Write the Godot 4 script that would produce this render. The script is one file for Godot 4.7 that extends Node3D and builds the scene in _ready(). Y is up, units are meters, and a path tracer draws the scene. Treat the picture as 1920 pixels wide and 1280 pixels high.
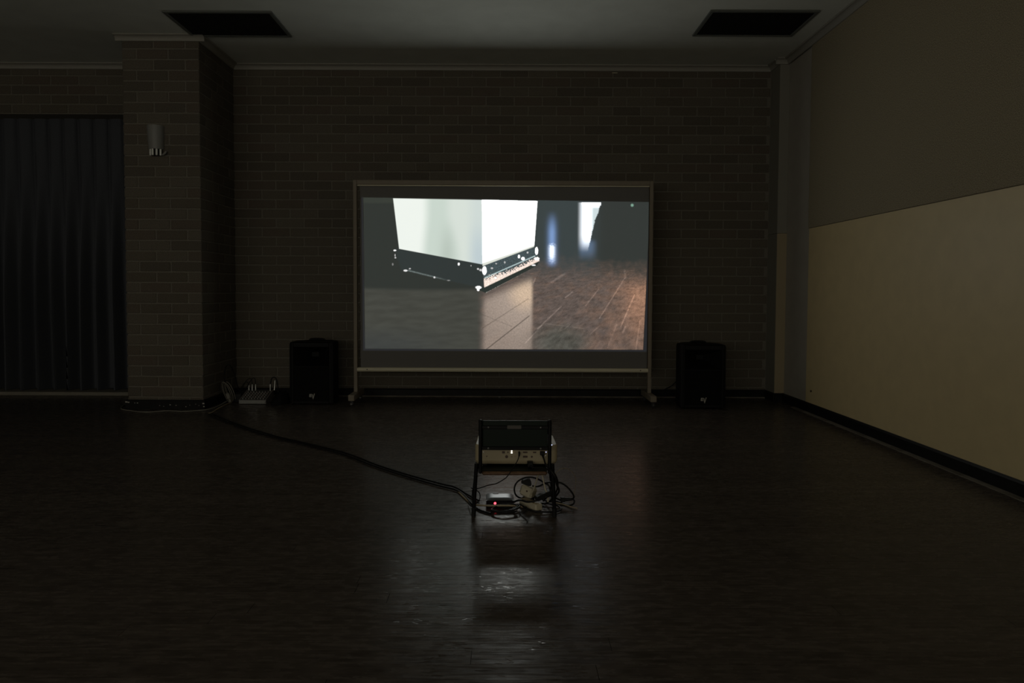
extends Node3D
# A dark hall: a film shown on a wheeled screen, the projector on a small chair on the floor. y up, metres, the screen is towards -z.

const COURSE := 0.0797      # height of one brick course
const MODULE := 0.239       # one brick and its joint
const WALL_Z := -6.41       # face of the back wall
const CEIL_Y := 2.82
const ROOM_L := -6.0
const ROOM_R := 2.336
const ROOM_BACK := 2.6      # the wall behind the photographer

var M := {}                 # materials
var used := {}              # names in use at top level
var rng := RandomNumberGenerator.new()


# ---------------------------------------------------------------- shapes
class MB:
	var st := SurfaceTool.new()
	var T := Transform3D()

	func _init() -> void:
		st.begin(Mesh.PRIMITIVE_TRIANGLES)

	func vert(p: Vector3, n: Vector3, uv: Vector2) -> void:
		st.set_normal((T.basis * n).normalized())
		st.set_uv(uv)
		st.add_vertex(T * p)

	func tri_n(a: Vector3, b: Vector3, c: Vector3, na: Vector3, nb: Vector3, nc: Vector3) -> void:
		if (a - c).cross(a - b).dot(na + nb + nc) < 0.0:
			vert(a, na, Vector2.ZERO); vert(c, nc, Vector2.ZERO); vert(b, nb, Vector2.ZERO)
		else:
			vert(a, na, Vector2.ZERO); vert(b, nb, Vector2.ZERO); vert(c, nc, Vector2.ZERO)

	func poly(pts: Array, n: Vector3) -> void:
		for i in range(1, pts.size() - 1):
			tri_n(pts[0], pts[i], pts[i + 1], n, n, n)

	func quad_uv(a: Vector3, b: Vector3, c: Vector3, d: Vector3, n: Vector3) -> void:   # a top left, b top right, c bottom right, d bottom left
		var t := [[a, Vector2(0, 0)], [b, Vector2(1, 0)], [c, Vector2(1, 1)], [a, Vector2(0, 0)], [c, Vector2(1, 1)], [d, Vector2(0, 1)]]
		for k in [0, 3]:
			var o := [k, k + 1, k + 2]
			if (t[k][0] - t[k + 2][0]).cross(t[k][0] - t[k + 1][0]).dot(n) < 0.0:
				o = [k, k + 2, k + 1]
			for i in o:
				vert(t[i][0], n, t[i][1])

	func box(c: Vector3, s: Vector3, ch := 0.0) -> void:
		var h := s * 0.5
		ch = minf(ch, minf(h.x, minf(h.y, h.z)) * 0.9)
		for a in 3:
			var b := (a + 1) % 3
			var e := (a + 2) % 3
			for sa in [-1.0, 1.0]:
				var n := Vector3.ZERO
				n[a] = sa
				var q := []
				for k in [[-1.0, -1.0], [1.0, -1.0], [1.0, 1.0], [-1.0, 1.0]]:
					var p := Vector3.ZERO
					p[a] = sa * h[a]
					p[b] = k[0] * (h[b] - ch)
					p[e] = k[1] * (h[e] - ch)
					q.append(c + p)
				poly(q, n)
				if ch <= 0.0:
					continue
				for sb in [-1.0, 1.0]:
					var p1 := Vector3.ZERO
					p1[a] = sa * h[a]; p1[b] = sb * (h[b] - ch); p1[e] = -(h[e] - ch)
					var p2 := p1
					p2[e] = h[e] - ch
					var p3 := Vector3.ZERO
					p3[a] = sa * (h[a] - ch); p3[b] = sb * h[b]; p3[e] = h[e] - ch
					var p4 := p3
					p4[e] = -(h[e] - ch)
					var n2 := Vector3.ZERO
					n2[a] = sa; n2[b] = sb
					poly([c + p1, c + p2, c + p3, c + p4], n2.normalized())
		if ch > 0.0:
			for sx in [-1.0, 1.0]:
				for sy in [-1.0, 1.0]:
					for sz in [-1.0, 1.0]:
						poly([c + Vector3(sx * h.x, sy * (h.y - ch), sz * (h.z - ch)), c + Vector3(sx * (h.x - ch), sy * h.y, sz * (h.z - ch)), c + Vector3(sx * (h.x - ch), sy * (h.y - ch), sz * h.z)], Vector3(sx, sy, sz).normalized())

	func span(a: Vector3, b: Vector3, ch := 0.0) -> void:      # a box between two corners
		box((a + b) * 0.5, (b - a).abs(), ch)

	func prism(pts: Array, z0: float, z1: float) -> void:       # a polygon in x and y, drawn out along z
		var flat := PackedVector2Array(pts)
		var order := Geometry2D.triangulate_polygon(flat)
		for z in [z0, z1]:
			var n := Vector3(0, 0, signf(z - (z0 + z1) * 0.5))
			for i in range(0, order.size(), 3):
				var v := []
				for k in 3:
					v.append(Vector3(flat[order[i + k]].x, flat[order[i + k]].y, z))
				tri_n(v[0], v[1], v[2], n, n, n)
		var area := 0.0
		for i in flat.size():
			area += flat[i].cross(flat[(i + 1) % flat.size()])
		for i in flat.size():
			var p := flat[i]
			var q := flat[(i + 1) % flat.size()]
			var d := (q - p) * signf(area)
			poly([Vector3(p.x, p.y, z0), Vector3(q.x, q.y, z0), Vector3(q.x, q.y, z1), Vector3(p.x, p.y, z1)], Vector3(d.y, -d.x, 0).normalized())

	func lathe(prof: Array, seg := 16) -> void:                 # Vector2(radius, height) about the y axis
		for i in prof.size() - 1:
			var p: Vector2 = prof[i]
			var q: Vector2 = prof[i + 1]
			var d := q - p
			if d.length() < 1e-6:
				continue
			for k in seg:
				var a0 := TAU * k / seg
				var a1 := TAU * (k + 1) / seg
				var u0 := Vector3(cos(a0), 0, sin(a0))
				var u1 := Vector3(cos(a1), 0, sin(a1))
				var n0 := (u0 * d.y + Vector3(0, -d.x, 0)).normalized()
				var n1 := (u1 * d.y + Vector3(0, -d.x, 0)).normalized()
				var v := [u0 * p.x + Vector3(0, p.y, 0), u1 * p.x + Vector3(0, p.y, 0), u1 * q.x + Vector3(0, q.y, 0), u0 * q.x + Vector3(0, q.y, 0)]
				if p.x > 1e-6:
					tri_n(v[0], v[1], v[2], n0, n1, n1)
				if q.x > 1e-6:
					tri_n(v[0], v[2], v[3], n0, n1, n0)

	func cyl(a: Vector3, b: Vector3, r: float, r2 := -1.0, seg := 14) -> void:
		tube([a, b], r, seg, 1, r2)

	func tube(way: Array, r: float, seg := 8, fine := 5, r2 := -1.0) -> void:
		var pts := []
		var last := way.size() - 1
		for i in last:
			var p0: Vector3 = way[maxi(i - 1, 0)]
			var p1: Vector3 = way[i]
			var p2: Vector3 = way[i + 1]
			var p3: Vector3 = way[mini(i + 2, last)]
			for k in fine:
				pts.append(p1.cubic_interpolate(p2, p0, p3, float(k) / fine))
		pts.append(way[last])
		var count := pts.size()
		var side := Vector3.ZERO
		var rings := []
		for i in count:
			var dir: Vector3 = (pts[mini(i + 1, count - 1)] - pts[maxi(i - 1, 0)]).normalized()
			if i == 0:
				side = dir.cross(Vector3.UP if absf(dir.y) < 0.9 else Vector3.RIGHT).normalized()
			side = (side - dir * side.dot(dir)).normalized()
			var up := dir.cross(side)
			var rr := r if r2 < 0.0 else lerpf(r, r2, float(i) / (count - 1))
			var ring := []
			for k in seg:
				var n := side * cos(TAU * k / seg) + up * sin(TAU * k / seg)
				ring.append([pts[i] + n * rr, n])
			rings.append(ring)
		for i in count - 1:
			for k in seg:
				var a: Array = rings[i][k]
				var b: Array = rings[i][(k + 1) % seg]
				var c: Array = rings[i + 1][(k + 1) % seg]
				var d: Array = rings[i + 1][k]
				tri_n(a[0], b[0], c[0], a[1], b[1], c[1])
				tri_n(a[0], c[0], d[0], a[1], c[1], d[1])
		for e in [0, count - 1]:
			var n: Vector3 = (pts[e] - pts[1 if e == 0 else count - 2]).normalized()
			for k in seg:
				tri_n(pts[e], rings[e][k][0], rings[e][(k + 1) % seg][0], n, n, n)

	func surface(points: Array, flip := 1.0) -> void:           # rows of points, smooth
		var rows := points.size()
		var cols: int = points[0].size()
		var nor := []
		for i in rows:
			var line := []
			for j in cols:
				var du: Vector3 = points[i][mini(j + 1, cols - 1)] - points[i][maxi(j - 1, 0)]
				var dv: Vector3 = points[mini(i + 1, rows - 1)][j] - points[maxi(i - 1, 0)][j]
				line.append(du.cross(dv).normalized() * flip)
			nor.append(line)
		for i in rows - 1:
			for j in cols - 1:
				tri_n(points[i][j], points[i][j + 1], points[i + 1][j + 1], nor[i][j], nor[i][j + 1], nor[i + 1][j + 1])
				tri_n(points[i][j], points[i + 1][j + 1], points[i + 1][j], nor[i][j], nor[i + 1][j + 1], nor[i + 1][j])

	func mesh() -> ArrayMesh:
		return st.commit()


func mb() -> MB:
	return MB.new()


func obj(called: String, shape, mat: Material, parent: Node = null) -> MeshInstance3D:
	var o := MeshInstance3D.new()
	o.name = called
	o.mesh = shape.mesh() if shape is MB else shape
	o.material_override = mat
	if parent == null:
		o.name = numbered(called)
		parent = self
	parent.add_child(o, true)
	return o


func numbered(called: String) -> String:
	used[called] = used.get(called, -1) + 1
	return called if used[called] == 0 else "%s_%03d" % [called, used[called]]


func thing(called: String, label: String, category: String, at := Vector3.ZERO, group := "") -> Node3D:
	var o := Node3D.new()
	o.name = numbered(called)
	add_child(o)
	o.position = at
	return tag(o, label, category, group)


func tag(o: Node3D, label: String, category: String, group := "") -> Node3D:
	o.set_meta("label", label)
	o.set_meta("category", category)
	if group:
		o.set_meta("group", group)
	return o


func struct(o: Node3D, label: String, category: String) -> Node3D:
	o.set_meta("kind", "structure")
	return tag(o, label, category)


# ---------------------------------------------------------------- materials
func noise_tex(freq: float, octaves: int, sd: int, lo: Color, hi: Color, normal := false, strength := 4.0) -> NoiseTexture2D:
	var n := FastNoiseLite.new()
	n.noise_type = FastNoiseLite.TYPE_SIMPLEX_SMOOTH
	n.frequency = freq
	n.fractal_octaves = octaves
	n.seed = sd
	var t := NoiseTexture2D.new()
	t.width = 512
	t.height = 512
	t.seamless = true
	t.noise = n
	if normal:
		t.as_normal_map = true
		t.bump_strength = strength
	else:
		var g := Gradient.new()
		g.set_color(0, lo)
		g.set_color(1, hi)
		t.color_ramp = g
	return t


func mat(c: Color, rough := 0.7, metal := 0.0) -> StandardMaterial3D:
	var m := StandardMaterial3D.new()
	m.albedo_color = c.linear_to_srgb()
	m.roughness = rough
	m.metallic = metal
	return m


func grain(m: StandardMaterial3D, tex: Texture2D, scale: Vector3, bump: Texture2D = null, depth := 0.5) -> StandardMaterial3D:
	m.albedo_texture = tex
	m.uv1_triplanar = true
	m.uv1_world_triplanar = true
	m.uv1_scale = scale
	if bump:
		m.normal_enabled = true
		m.normal_texture = bump
		m.normal_scale = depth
	return m


func worn_wood() -> Array:       # grain along x, with clusters of small polished dents and scratches: colour, normal, roughness
	var n := 768
	var tone := Image.create(n, n, false, Image.FORMAT_RGB8)
	var bump := Image.create(n, n, false, Image.FORMAT_RGB8)
	var rough := Image.create(n, n, false, Image.FORMAT_RGB8)
	var f := FastNoiseLite.new()
	f.seed = 31
	f.frequency = 0.02
	f.fractal_octaves = 4
	for j in n:
		var v := absf(float(j) / n * 2.0 - 1.0) * n
		for i in n:
			var u := absf(float(i) / n * 2.0 - 1.0) * n
			var g := f.get_noise_2d(u * 0.25, v * 2.2)
			var patch := f.get_noise_2d(u * 0.5 + 900.0, v * 0.9)
			var t := clampf(0.88 + 0.20 * g + 0.10 * patch, 0.5, 1.0)
			tone.set_pixel(i, j, Color(t, t, t))
			var tilt := f.get_noise_2d(u * 0.3 + 300.0, v * 3.0) * 0.022
			bump.set_pixel(i, j, Color(0.5, 0.5 + tilt, 1.0))
			var r := clampf(0.86 + 0.35 * patch + 0.15 * g, 0.55, 1.0)
			rough.set_pixel(i, j, Color(r, r, r))
	var rand := RandomNumberGenerator.new()
	rand.seed = 77
	var done := 0
	while done < 1500:
		var x := rand.randf() * n
		var y := rand.randf() * n
		if f.get_noise_2d(x * 0.6 + 40.0, y * 0.6) < 0.16:
			continue
		done += 1
		var turn := (rand.randf() - 0.5) * (0.5 if rand.randf() < 0.85 else 2.2)
		var long := 3.0 + rand.randf() * 12.0
		var tip := Vector2(rand.randf() - 0.5, rand.randf() - 0.5) * 0.05
		for k in int(long * 1.5):
			var p := Vector2(x, y) + Vector2(cos(turn), sin(turn)) * (k / 1.5 - long * 0.5)
			for w in 2:
				var a := posmod(int(p.x), n)
				var b := posmod(int(p.y) + w, n)
				bump.set_pixel(a, b, Color(0.5 + tip.x, 0.5 + tip.y, 1.0))
				rough.set_pixel(a, b, Color(0.32, 0.32, 0.32))
	return [ImageTexture.create_from_image(tone), ImageTexture.create_from_image(bump), ImageTexture.create_from_image(rough)]


func make_materials() -> void:
	var soft := noise_tex(0.02, 4, 11, Color(0.955, 0.955, 0.955), Color(1, 1, 1))
	var blotch := noise_tex(0.012, 5, 12, Color(0.62, 0.60, 0.58), Color(1, 1, 1))
	var speck := noise_tex(0.16, 3, 13, Color(0.55, 0.53, 0.5), Color(1, 1, 1))
	var bumpy := noise_tex(0.09, 4, 14, Color.BLACK, Color.WHITE, true, 6.0)
	var wood := noise_tex(0.03, 5, 15, Color(0.55, 0.5, 0.46), Color(1, 1, 1))
	var worn := worn_wood()
	M.ceiling = grain(mat(Color(0.64, 0.66, 0.61), 0.9), soft, Vector3.ONE * 0.35)
	M.cornice = mat(Color(0.27, 0.26, 0.23), 0.7)
	M.mortar = grain(mat(Color(0.290, 0.272, 0.235), 0.95), speck, Vector3.ONE * 2.0, bumpy, 0.4)
	M.brick = []
	for c in [Color(0.190, 0.170, 0.137), Color(0.174, 0.153, 0.122), Color(0.206, 0.186, 0.152), Color(0.184, 0.155, 0.126), Color(0.162, 0.144, 0.118)]:
		M.brick.append(grain(mat(c, 0.9), speck, Vector3(1.6, 2.6, 1.6), bumpy, 0.5))
	M.board = []
	for c in [Color(0.086, 0.071, 0.059), Color(0.080, 0.066, 0.055), Color(0.092, 0.076, 0.063), Color(0.084, 0.070, 0.058)]:
		var m: StandardMaterial3D = grain(mat(c, 0.30), worn[0], Vector3.ONE * 0.85, worn[1], 1.0)
		m.metallic_specular = 0.18
		m.roughness_texture = worn[2]
		m.roughness_texture_channel = BaseMaterial3D.TEXTURE_CHANNEL_GREEN
		M.board.append(m)
	M.subfloor = mat(Color(0.012, 0.009, 0.007), 0.9)
	M.grey_paint = grain(mat(Color(0.37, 0.345, 0.30), 0.75), soft, Vector3.ONE * 0.5)
	M.cream = grain(mat(Color(0.60, 0.485, 0.27), 0.5), soft, Vector3.ONE * 0.6)
	M.pinboard = grain(mat(Color(0.49, 0.43, 0.30), 0.95), speck, Vector3.ONE * 1.9, bumpy, 0.5)
	M.shaded_grey = mat(Color(0.20, 0.19, 0.16), 0.8)  # corner grey with shade put into the colour, against the rear fill
	M.shaded_cream = mat(Color(0.29, 0.235, 0.145), 0.7)  # the cream of the corner pier, darkened in the colour as shade
	M.plain_wall = mat(Color(0.56, 0.54, 0.49), 0.8)
	M.skirting = grain(mat(Color(0.010, 0.010, 0.010), 0.5), blotch, Vector3.ONE * 1.5)
	M.chip = mat(Color(0.42, 0.40, 0.36), 0.8)
	M.bare_edge = grain(mat(Color(0.20, 0.18, 0.15), 0.8), blotch, Vector3.ONE)
	M.sill = mat(Color(0.17, 0.155, 0.125), 0.7)
	M.curtain = grain(mat(Color(0.125, 0.137, 0.165), 0.9), speck, Vector3.ONE * 3.0)
	M.off_white = mat(Color(0.20, 0.20, 0.19), 0.5)
	M.lens = mat(Color(0.75, 0.76, 0.72), 0.25)
	M.cabinet = grain(mat(Color(0.010, 0.010, 0.011), 0.6), speck, Vector3.ONE * 5.0, bumpy, 0.3)
	M.speaker_grille = grain(mat(Color(0.004, 0.004, 0.004), 0.8), speck, Vector3.ONE * 8.0)
	M.horn = mat(Color(0.004, 0.004, 0.0045), 0.6)
	M.logo = mat(Color(0.34, 0.33, 0.30), 0.5)
	M.frame_paint = grain(mat(Color(0.20, 0.168, 0.125), 0.6), soft, Vector3.ONE * 2.0)
	M.tube_paint = mat(Color(0.56, 0.52, 0.39), 0.45)
	M.dark_plastic = mat(Color(0.012, 0.012, 0.012), 0.45)
	M.wheel = mat(Color(0.05, 0.05, 0.052), 0.35)
	M.chair_steel = mat(Color(0.004, 0.004, 0.004), 0.4)
	M.green_ply = mat(Color(0.0056, 0.0108, 0.0076), 0.5)
	M.ply_edge = grain(mat(Color(0.20, 0.115, 0.06), 0.6), wood, Vector3(2, 12, 12))
	M.sticker = mat(Color(0.065, 0.058, 0.050), 0.7)
	M.dull_cord = mat(Color(0.17, 0.16, 0.135), 0.6)
	M.screw = mat(Color(0.14, 0.14, 0.135), 0.5, 0.6)
	M.steel = mat(Color(0.62, 0.62, 0.60), 0.3, 1.0)
	M.projector = mat(Color(0.33, 0.28, 0.18), 0.5)
	M.port = mat(Color(0.05, 0.022, 0.014), 0.5)
	M.cable = mat(Color(0.008, 0.008, 0.008), 0.32)
	M.beige_cable = mat(Color(0.30, 0.24, 0.15), 0.5)
	M.white_cable = mat(Color(0.43, 0.39, 0.29), 0.5)
	M.silver = mat(Color(0.36, 0.37, 0.39), 0.42, 0.8)
	M.gloss_black = mat(Color(0.010, 0.008, 0.009), 0.2)
	M.vent_frame = mat(Color(0.12, 0.13, 0.12), 0.5, 0.2)
	M.vent_black = mat(Color(0.014, 0.014, 0.013), 0.8)
	M.mixer_top = mat(Color(0.07, 0.07, 0.068), 0.5)
	M.knob = mat(Color(0.19, 0.17, 0.16), 0.5)
	M.bag = grain(mat(Color(0.009, 0.009, 0.010), 0.8), speck, Vector3.ONE * 4.0)
	for k in ["cabinet", "speaker_grille", "horn", "dark_plastic", "chair_steel", "green_ply", "cable", "bag", "vent_black", "skirting", "gloss_black", "mixer_top", "curtain"]:
		M[k].metallic_specular = 0.28
	M.red_led = glow(Color(1.0, 0.22, 0.28), 5.0)
	M.white_led = glow(Color(1.0, 0.98, 0.92), 2.2)
	M.blue_led = glow(Color(0.72, 0.76, 1.0), 2.5)
	M.fill_glow = glow(Color(1.0, 0.97, 0.90), 1.0)  # glow of the added blinds behind the camera


func glow(c: Color, energy: float) -> StandardMaterial3D:
	var m := mat(Color(0.3, 0.3, 0.3), 0.4)
	m.emission_enabled = true
	m.emission = c
	m.emission_energy_multiplier = energy
	return m


# ---------------------------------------------------------------- the scene
func _ready() -> void:
	rng.seed = 20
	var cam := Camera3D.new()
	cam.name = "camera"
	cam.projection = Camera3D.PROJECTION_FRUSTUM
	cam.near = 0.05
	cam.far = 60.0
	cam.size = 1280.0 / 1400.0 * cam.near
	cam.frustum_offset = Vector2(15.0, -36.2) / 1400.0 * cam.near
	cam.position = Vector3(0, 0.915, 0)
	cam.rotation = Vector3(-0.042, 0, 0.004)
	add_child(cam)

	var env := Environment.new()
	env.background_mode = Environment.BG_COLOR
	env.background_color = Color(0, 0, 0)
	env.tonemap_mode = Environment.TONE_MAPPER_LINEAR
	env.tonemap_exposure = 1.0
	env.sdfgi_enabled = true
	env.ssao_enabled = true
	env.ssil_enabled = true
	var we := WorldEnvironment.new()
	we.name = "environment"
	we.environment = env
	add_child(we)

	# the film on the screen lights the room; an added, unseen row of glowing blinds behind the camera gives fill
	area_light("fill_light", Vector3(-2.0, 1.35, ROOM_BACK - 0.12), Vector2(6.7, 1.3), Color(1.0, 0.97, 0.89), 2.5)
	area_light("screen_light", Vector3(0.040, 1.425, -6.005), Vector2(0.41, 0.40), Color(0.98, 1.0, 0.96), 0.26, PI)

	make_materials()
	build_room()
	build_vents()
	build_screen()
	build_chair()
	build_projector()
	build_speakers()
	build_curtain()
	build_sensor()
	build_mixer_corner()
	build_floor_clutter()
	build_small()


func area_light(called: String, at: Vector3, size: Vector2, c: Color, energy: float, turn := 0.0) -> void:
	var l := AreaLight3D.new()
	l.name = called
	l.area_size = size
	l.light_color = c
	l.light_energy = energy
	l.shadow_enabled = true
	l.position = at
	l.rotation.y = turn
	add_child(l)


# ---- bricks
var brick_shapes := {}


func brick_mesh(s: Vector3) -> Mesh:
	var key := "%.3f %.3f %.3f" % [s.x, s.y, s.z]
	if not brick_shapes.has(key):
		var b := mb()
		b.box(Vector3.ZERO, s, 0.004)
		brick_shapes[key] = b.mesh()
	return brick_shapes[key]


func add_brick(parent: Node3D, lo: Vector3, hi: Vector3) -> void:
	var s := hi - lo
	var o := obj("brick", brick_mesh(s), M.brick[rng.randi() % M.brick.size()], parent)
	o.position = (lo + hi) * 0.5 + Vector3(0, 0, 0)


func build_room() -> void:
	# floor
	var fl := Node3D.new()
	fl.name = "floor"
	add_child(fl)
	struct(fl, "dark stained timber floor of narrow boards with a worn satin finish", "floor")
	var sub := mb()
	sub.span(Vector3(ROOM_L - 0.2, -0.25, -7.1), Vector3(ROOM_R + 0.2, -0.0145, ROOM_BACK + 0.2))
	obj("subfloor", sub, M.subfloor, fl)
	var far := mb()
	var width := 0.0715
	var row := -66
	while true:
		var d0 := 2.08 + width * row        # distance from the lens to the near edge of this row
		if d0 > 6.41:
			break
		if d0 > -ROOM_BACK - width:
			var x := ROOM_L - rng.randf() * 2.0
			while x < ROOM_R:
				var len := 1.5 + rng.randf() * 2.2
				var x1 := x + len
				if row == -4 and x < -1.6 and x1 > -1.6:
					x1 = -0.079
				var a := maxf(x, ROOM_L)
				var b := minf(x1, ROOM_R)
				if b - a > 0.02:
					var lo := Vector3(a + 0.0006, -0.0145, -minf(d0 + width, 6.45) + 0.0004)
					var hi := Vector3(b - 0.0006, -rng.randf() * 0.0004, -d0 - 0.0004)
					var seen: bool = d0 > 1.55 and b > -0.69 * (d0 + width) and a < 0.71 * d0
					if seen:
						obj("floorboard", board(lo, hi), M.board[rng.randi() % 4], fl)
					else:
						far.span(lo, hi)
				x = x1
		row += 1
	var rest := obj("floorboards", far, M.board[0], fl)
	rest.set_meta("kind", "stuff")

	# ceiling
	var c := mb()
	c.span(Vector3(ROOM_L - 0.2, CEIL_Y, -7.1), Vector3(ROOM_R + 0.2, CEIL_Y + 0.2, ROOM_BACK + 0.2))
	struct(obj("ceiling", c, M.ceiling), "flat white plasterboard ceiling lit by the film above the screen", "ceiling")

	# back wall of bricks
	var wb := Node3D.new()
	wb.name = "wall_back"
	add_child(wb)
	struct(wb, "tan brick wall in stretcher bond behind the projection screen", "wall")
	var bed := mb()
	bed.span(Vector3(-2.88, 0, WALL_Z - 0.25), Vector3(ROOM_R, CEIL_Y, WALL_Z - 0.006))
	obj("mortar_bed", bed, M.mortar, wb)
	var hidden := mb()
	var list := []
	for k in 36:
		var y0 := 0.017 + COURSE * (k - 0) - 0.0
		if k == 35:
			continue
		var x := -2.306
		var first := true
		while x < 2.25:
			var w := MODULE
			if first and k % 2 == 0:
				w = MODULE * 0.5
			var x1 := minf(x + w, 2.262)
			if x1 - x > 0.03:
				list.append([Vector3(x, y0, WALL_Z - 0.05), Vector3(x1 - 0.0095, minf(y0 + 0.0697, CEIL_Y), WALL_Z - rng.randf() * 0.0015), absf(x + w * 0.5) < 1.2 and y0 < 1.75])
			x = x1
			first = false
	var singles := 0
	for i in range(list.size() - 1, -1, -1):
		var b: Array = list[i]
		if not b[2] and singles < 300:
			singles += 1
			add_brick(wb, b[0], b[1])
		else:
			hidden.span(b[0], b[1], 0.004)
	obj("bricks", hidden, M.brick[0], wb).set_meta("kind", "stuff")

	# pier on the left
	var pier := Node3D.new()
	pier.name = "wall_pier"
	add_child(pier)
	struct(pier, "brick pier standing out from the back wall beside the curtain", "pier")
	var pl := -2.88
	var pr := -2.301
	var pz := -5.69
	var core := mb()
	core.span(Vector3(pl + 0.006, 0, WALL_Z), Vector3(pr - 0.006, CEIL_Y, pz - 0.006))
	obj("mortar_core", core, M.mortar, pier)
	for k in 35:
		var y0 := 0.017 + COURSE * k
		var y1 := minf(y0 + 0.0697, CEIL_Y)
		var j := 0.0095
		var half := MODULE * 0.5
		var jit := func() -> float: return rng.randf() * 0.0015
		if k % 2 == 1:
			add_brick(pier, Vector3(pl, y0, pz - 0.229), Vector3(pl + half - 0.018, y1, pz - jit.call()))
			add_brick(pier, Vector3(pl + half - 0.009, y0, pz - 0.05), Vector3(pl + half + MODULE - 0.019, y1, pz - jit.call()))
			add_brick(pier, Vector3(pl + half + MODULE - 0.009, y0, pz - 0.110), Vector3(pr, y1, pz - jit.call()))
			var z := pz - 0.110 - j
			while z > WALL_Z + 0.02:
				var z1 := maxf(z - MODULE + j, WALL_Z)
				add_brick(pier, Vector3(pr - 0.05, y0, z1), Vector3(pr - jit.call(), y1, z))
				z = z1 - j
		else:
			add_brick(pier, Vector3(pl, y0, pz - 0.110), Vector3(pl + MODULE - j, y1, pz - jit.call()))
			add_brick(pier, Vector3(pl + MODULE, y0, pz - 0.05), Vector3(pl + MODULE * 2.0 - j, y1, pz - jit.call()))
			add_brick(pier, Vector3(pl + MODULE * 2.0, y0, pz - 0.229), Vector3(pr, y1, pz - jit.call()))
			var z := pz - 0.229 - j
			while z > WALL_Z + 0.02:
				var z1 := maxf(z - MODULE + j, WALL_Z)
				add_brick(pier, Vector3(pr - 0.05, y0, z1), Vector3(pr - jit.call(), y1, z))
				z = z1 - j

	# bricks above the curtain
	var lin := Node3D.new()
	lin.name = "wall_back_left"
	add_child(lin)
	struct(lin, "band of brick wall above the dark curtain left of the pier", "wall")
	var lb := mb()
	lb.span(Vector3(ROOM_L, 2.40, WALL_Z - 0.25), Vector3(-2.88, CEIL_Y, WALL_Z - 0.006))
	obj("mortar_bed", lb, M.mortar, lin)
	for k in range(30, 35):
		var x := -2.895 - (MODULE * 0.5 if k % 2 == 0 else 0.0)
		var x1 := -2.895
		while x1 > ROOM_L + 0.05:
			x = maxf(x1 - (MODULE * 0.4 if x1 == -2.895 and k % 2 == 0 else MODULE), ROOM_L)
			add_brick(lin, Vector3(x, 0.017 + COURSE * k, WALL_Z - 0.05), Vector3(x1 - 0.0095, minf(0.017 + COURSE * k + 0.0697, CEIL_Y), WALL_Z - rng.randf() * 0.0015))
			x1 = x
	# the alcove behind the curtain
	var al := mb()
	al.span(Vector3(ROOM_L, 0, -7.1), Vector3(-2.88, CEIL_Y, -6.98))
	struct(obj("wall_alcove", al, M.plain_wall), "plain wall of the shallow recess behind the dark curtain", "wall")

	# right wall: painted strip by the corner, then pinboard over a cream lower panel
	var wr := Node3D.new()
	wr.name = "wall_right"
	add_child(wr)
	struct(wr, "right wall with a speckled pinboard above a smooth cream lower panel", "wall")
	var slab := mb()
	slab.span(Vector3(ROOM_R, 0, -7.1), Vector3(ROOM_R + 0.2, CEIL_Y, ROOM_BACK + 0.2))
	obj("painted_wall", slab, M.grey_paint, wr)
	var cream := mb()
	cream.span(Vector3(ROOM_R - 0.006, 0.07, -5.735), Vector3(ROOM_R, 1.400, ROOM_BACK), 0.0015)
	obj("lower_panel", cream, M.cream, wr)
	var pin := mb()
	pin.span(Vector3(ROOM_R - 0.014, 1.402, -5.735), Vector3(ROOM_R, 2.79, ROOM_BACK), 0.002)
	obj("pinboard", pin, M.pinboard, wr)
	# corner pier between back wall and right wall
	var cp := Node3D.new()
	cp.name = "wall_corner"
	add_child(cp)
	struct(cp, "narrow painted corner pier with a cream lower half where brick meets the right wall", "pier")
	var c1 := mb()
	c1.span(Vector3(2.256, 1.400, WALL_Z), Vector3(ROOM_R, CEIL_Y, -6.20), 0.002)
	obj("upper_part", c1, M.shaded_grey, cp)
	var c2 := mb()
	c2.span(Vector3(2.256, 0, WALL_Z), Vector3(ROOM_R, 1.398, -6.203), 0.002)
	obj("side_part", c2, M.shaded_grey, cp)
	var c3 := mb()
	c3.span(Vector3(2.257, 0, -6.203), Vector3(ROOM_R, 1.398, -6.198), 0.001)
	obj("cream_front", c3, M.shaded_cream, cp)

	# walls outside the picture
	var wl := mb()
	wl.span(Vector3(ROOM_L - 0.2, 0, -7.1), Vector3(ROOM_L, CEIL_Y, ROOM_BACK + 0.2))
	struct(obj("wall_left", wl, M.plain_wall), "plain painted left wall of the hall beyond the curtain", "wall")
	var wq := mb()
	wq.span(Vector3(ROOM_L, 0, ROOM_BACK), Vector3(-5.4, CEIL_Y, ROOM_BACK + 0.2))
	wq.span(Vector3(1.4, 0, ROOM_BACK), Vector3(ROOM_R, CEIL_Y, ROOM_BACK + 0.2))
	wq.span(Vector3(-5.4, 0, ROOM_BACK), Vector3(1.4, 0.65, ROOM_BACK + 0.2))
	wq.span(Vector3(-5.4, 2.05, ROOM_BACK), Vector3(1.4, CEIL_Y, ROOM_BACK + 0.2))
	struct(obj("wall_rear", wq, M.plain_wall), "plain rear wall of the hall with one wide added window", "wall")
	var win := Node3D.new()  # unseen window added as a source of fill light
	win.name = "window_1"
	add_child(win)
	struct(win, "added unseen rear window, its closed pale blinds glowing as fill", "window")
	var wf := mb()
	for x in [-5.38, -4.256, -3.132, -2.008, -0.884, 0.24, 1.38]:
		wf.span(Vector3(x - 0.02, 0.65, ROOM_BACK - 0.03), Vector3(x + 0.02, 2.05, ROOM_BACK + 0.08), 0.004)
	for y in [0.67, 2.03]:
		wf.span(Vector3(-5.4, y - 0.02, ROOM_BACK - 0.03), Vector3(1.4, y + 0.02, ROOM_BACK + 0.08), 0.004)
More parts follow.
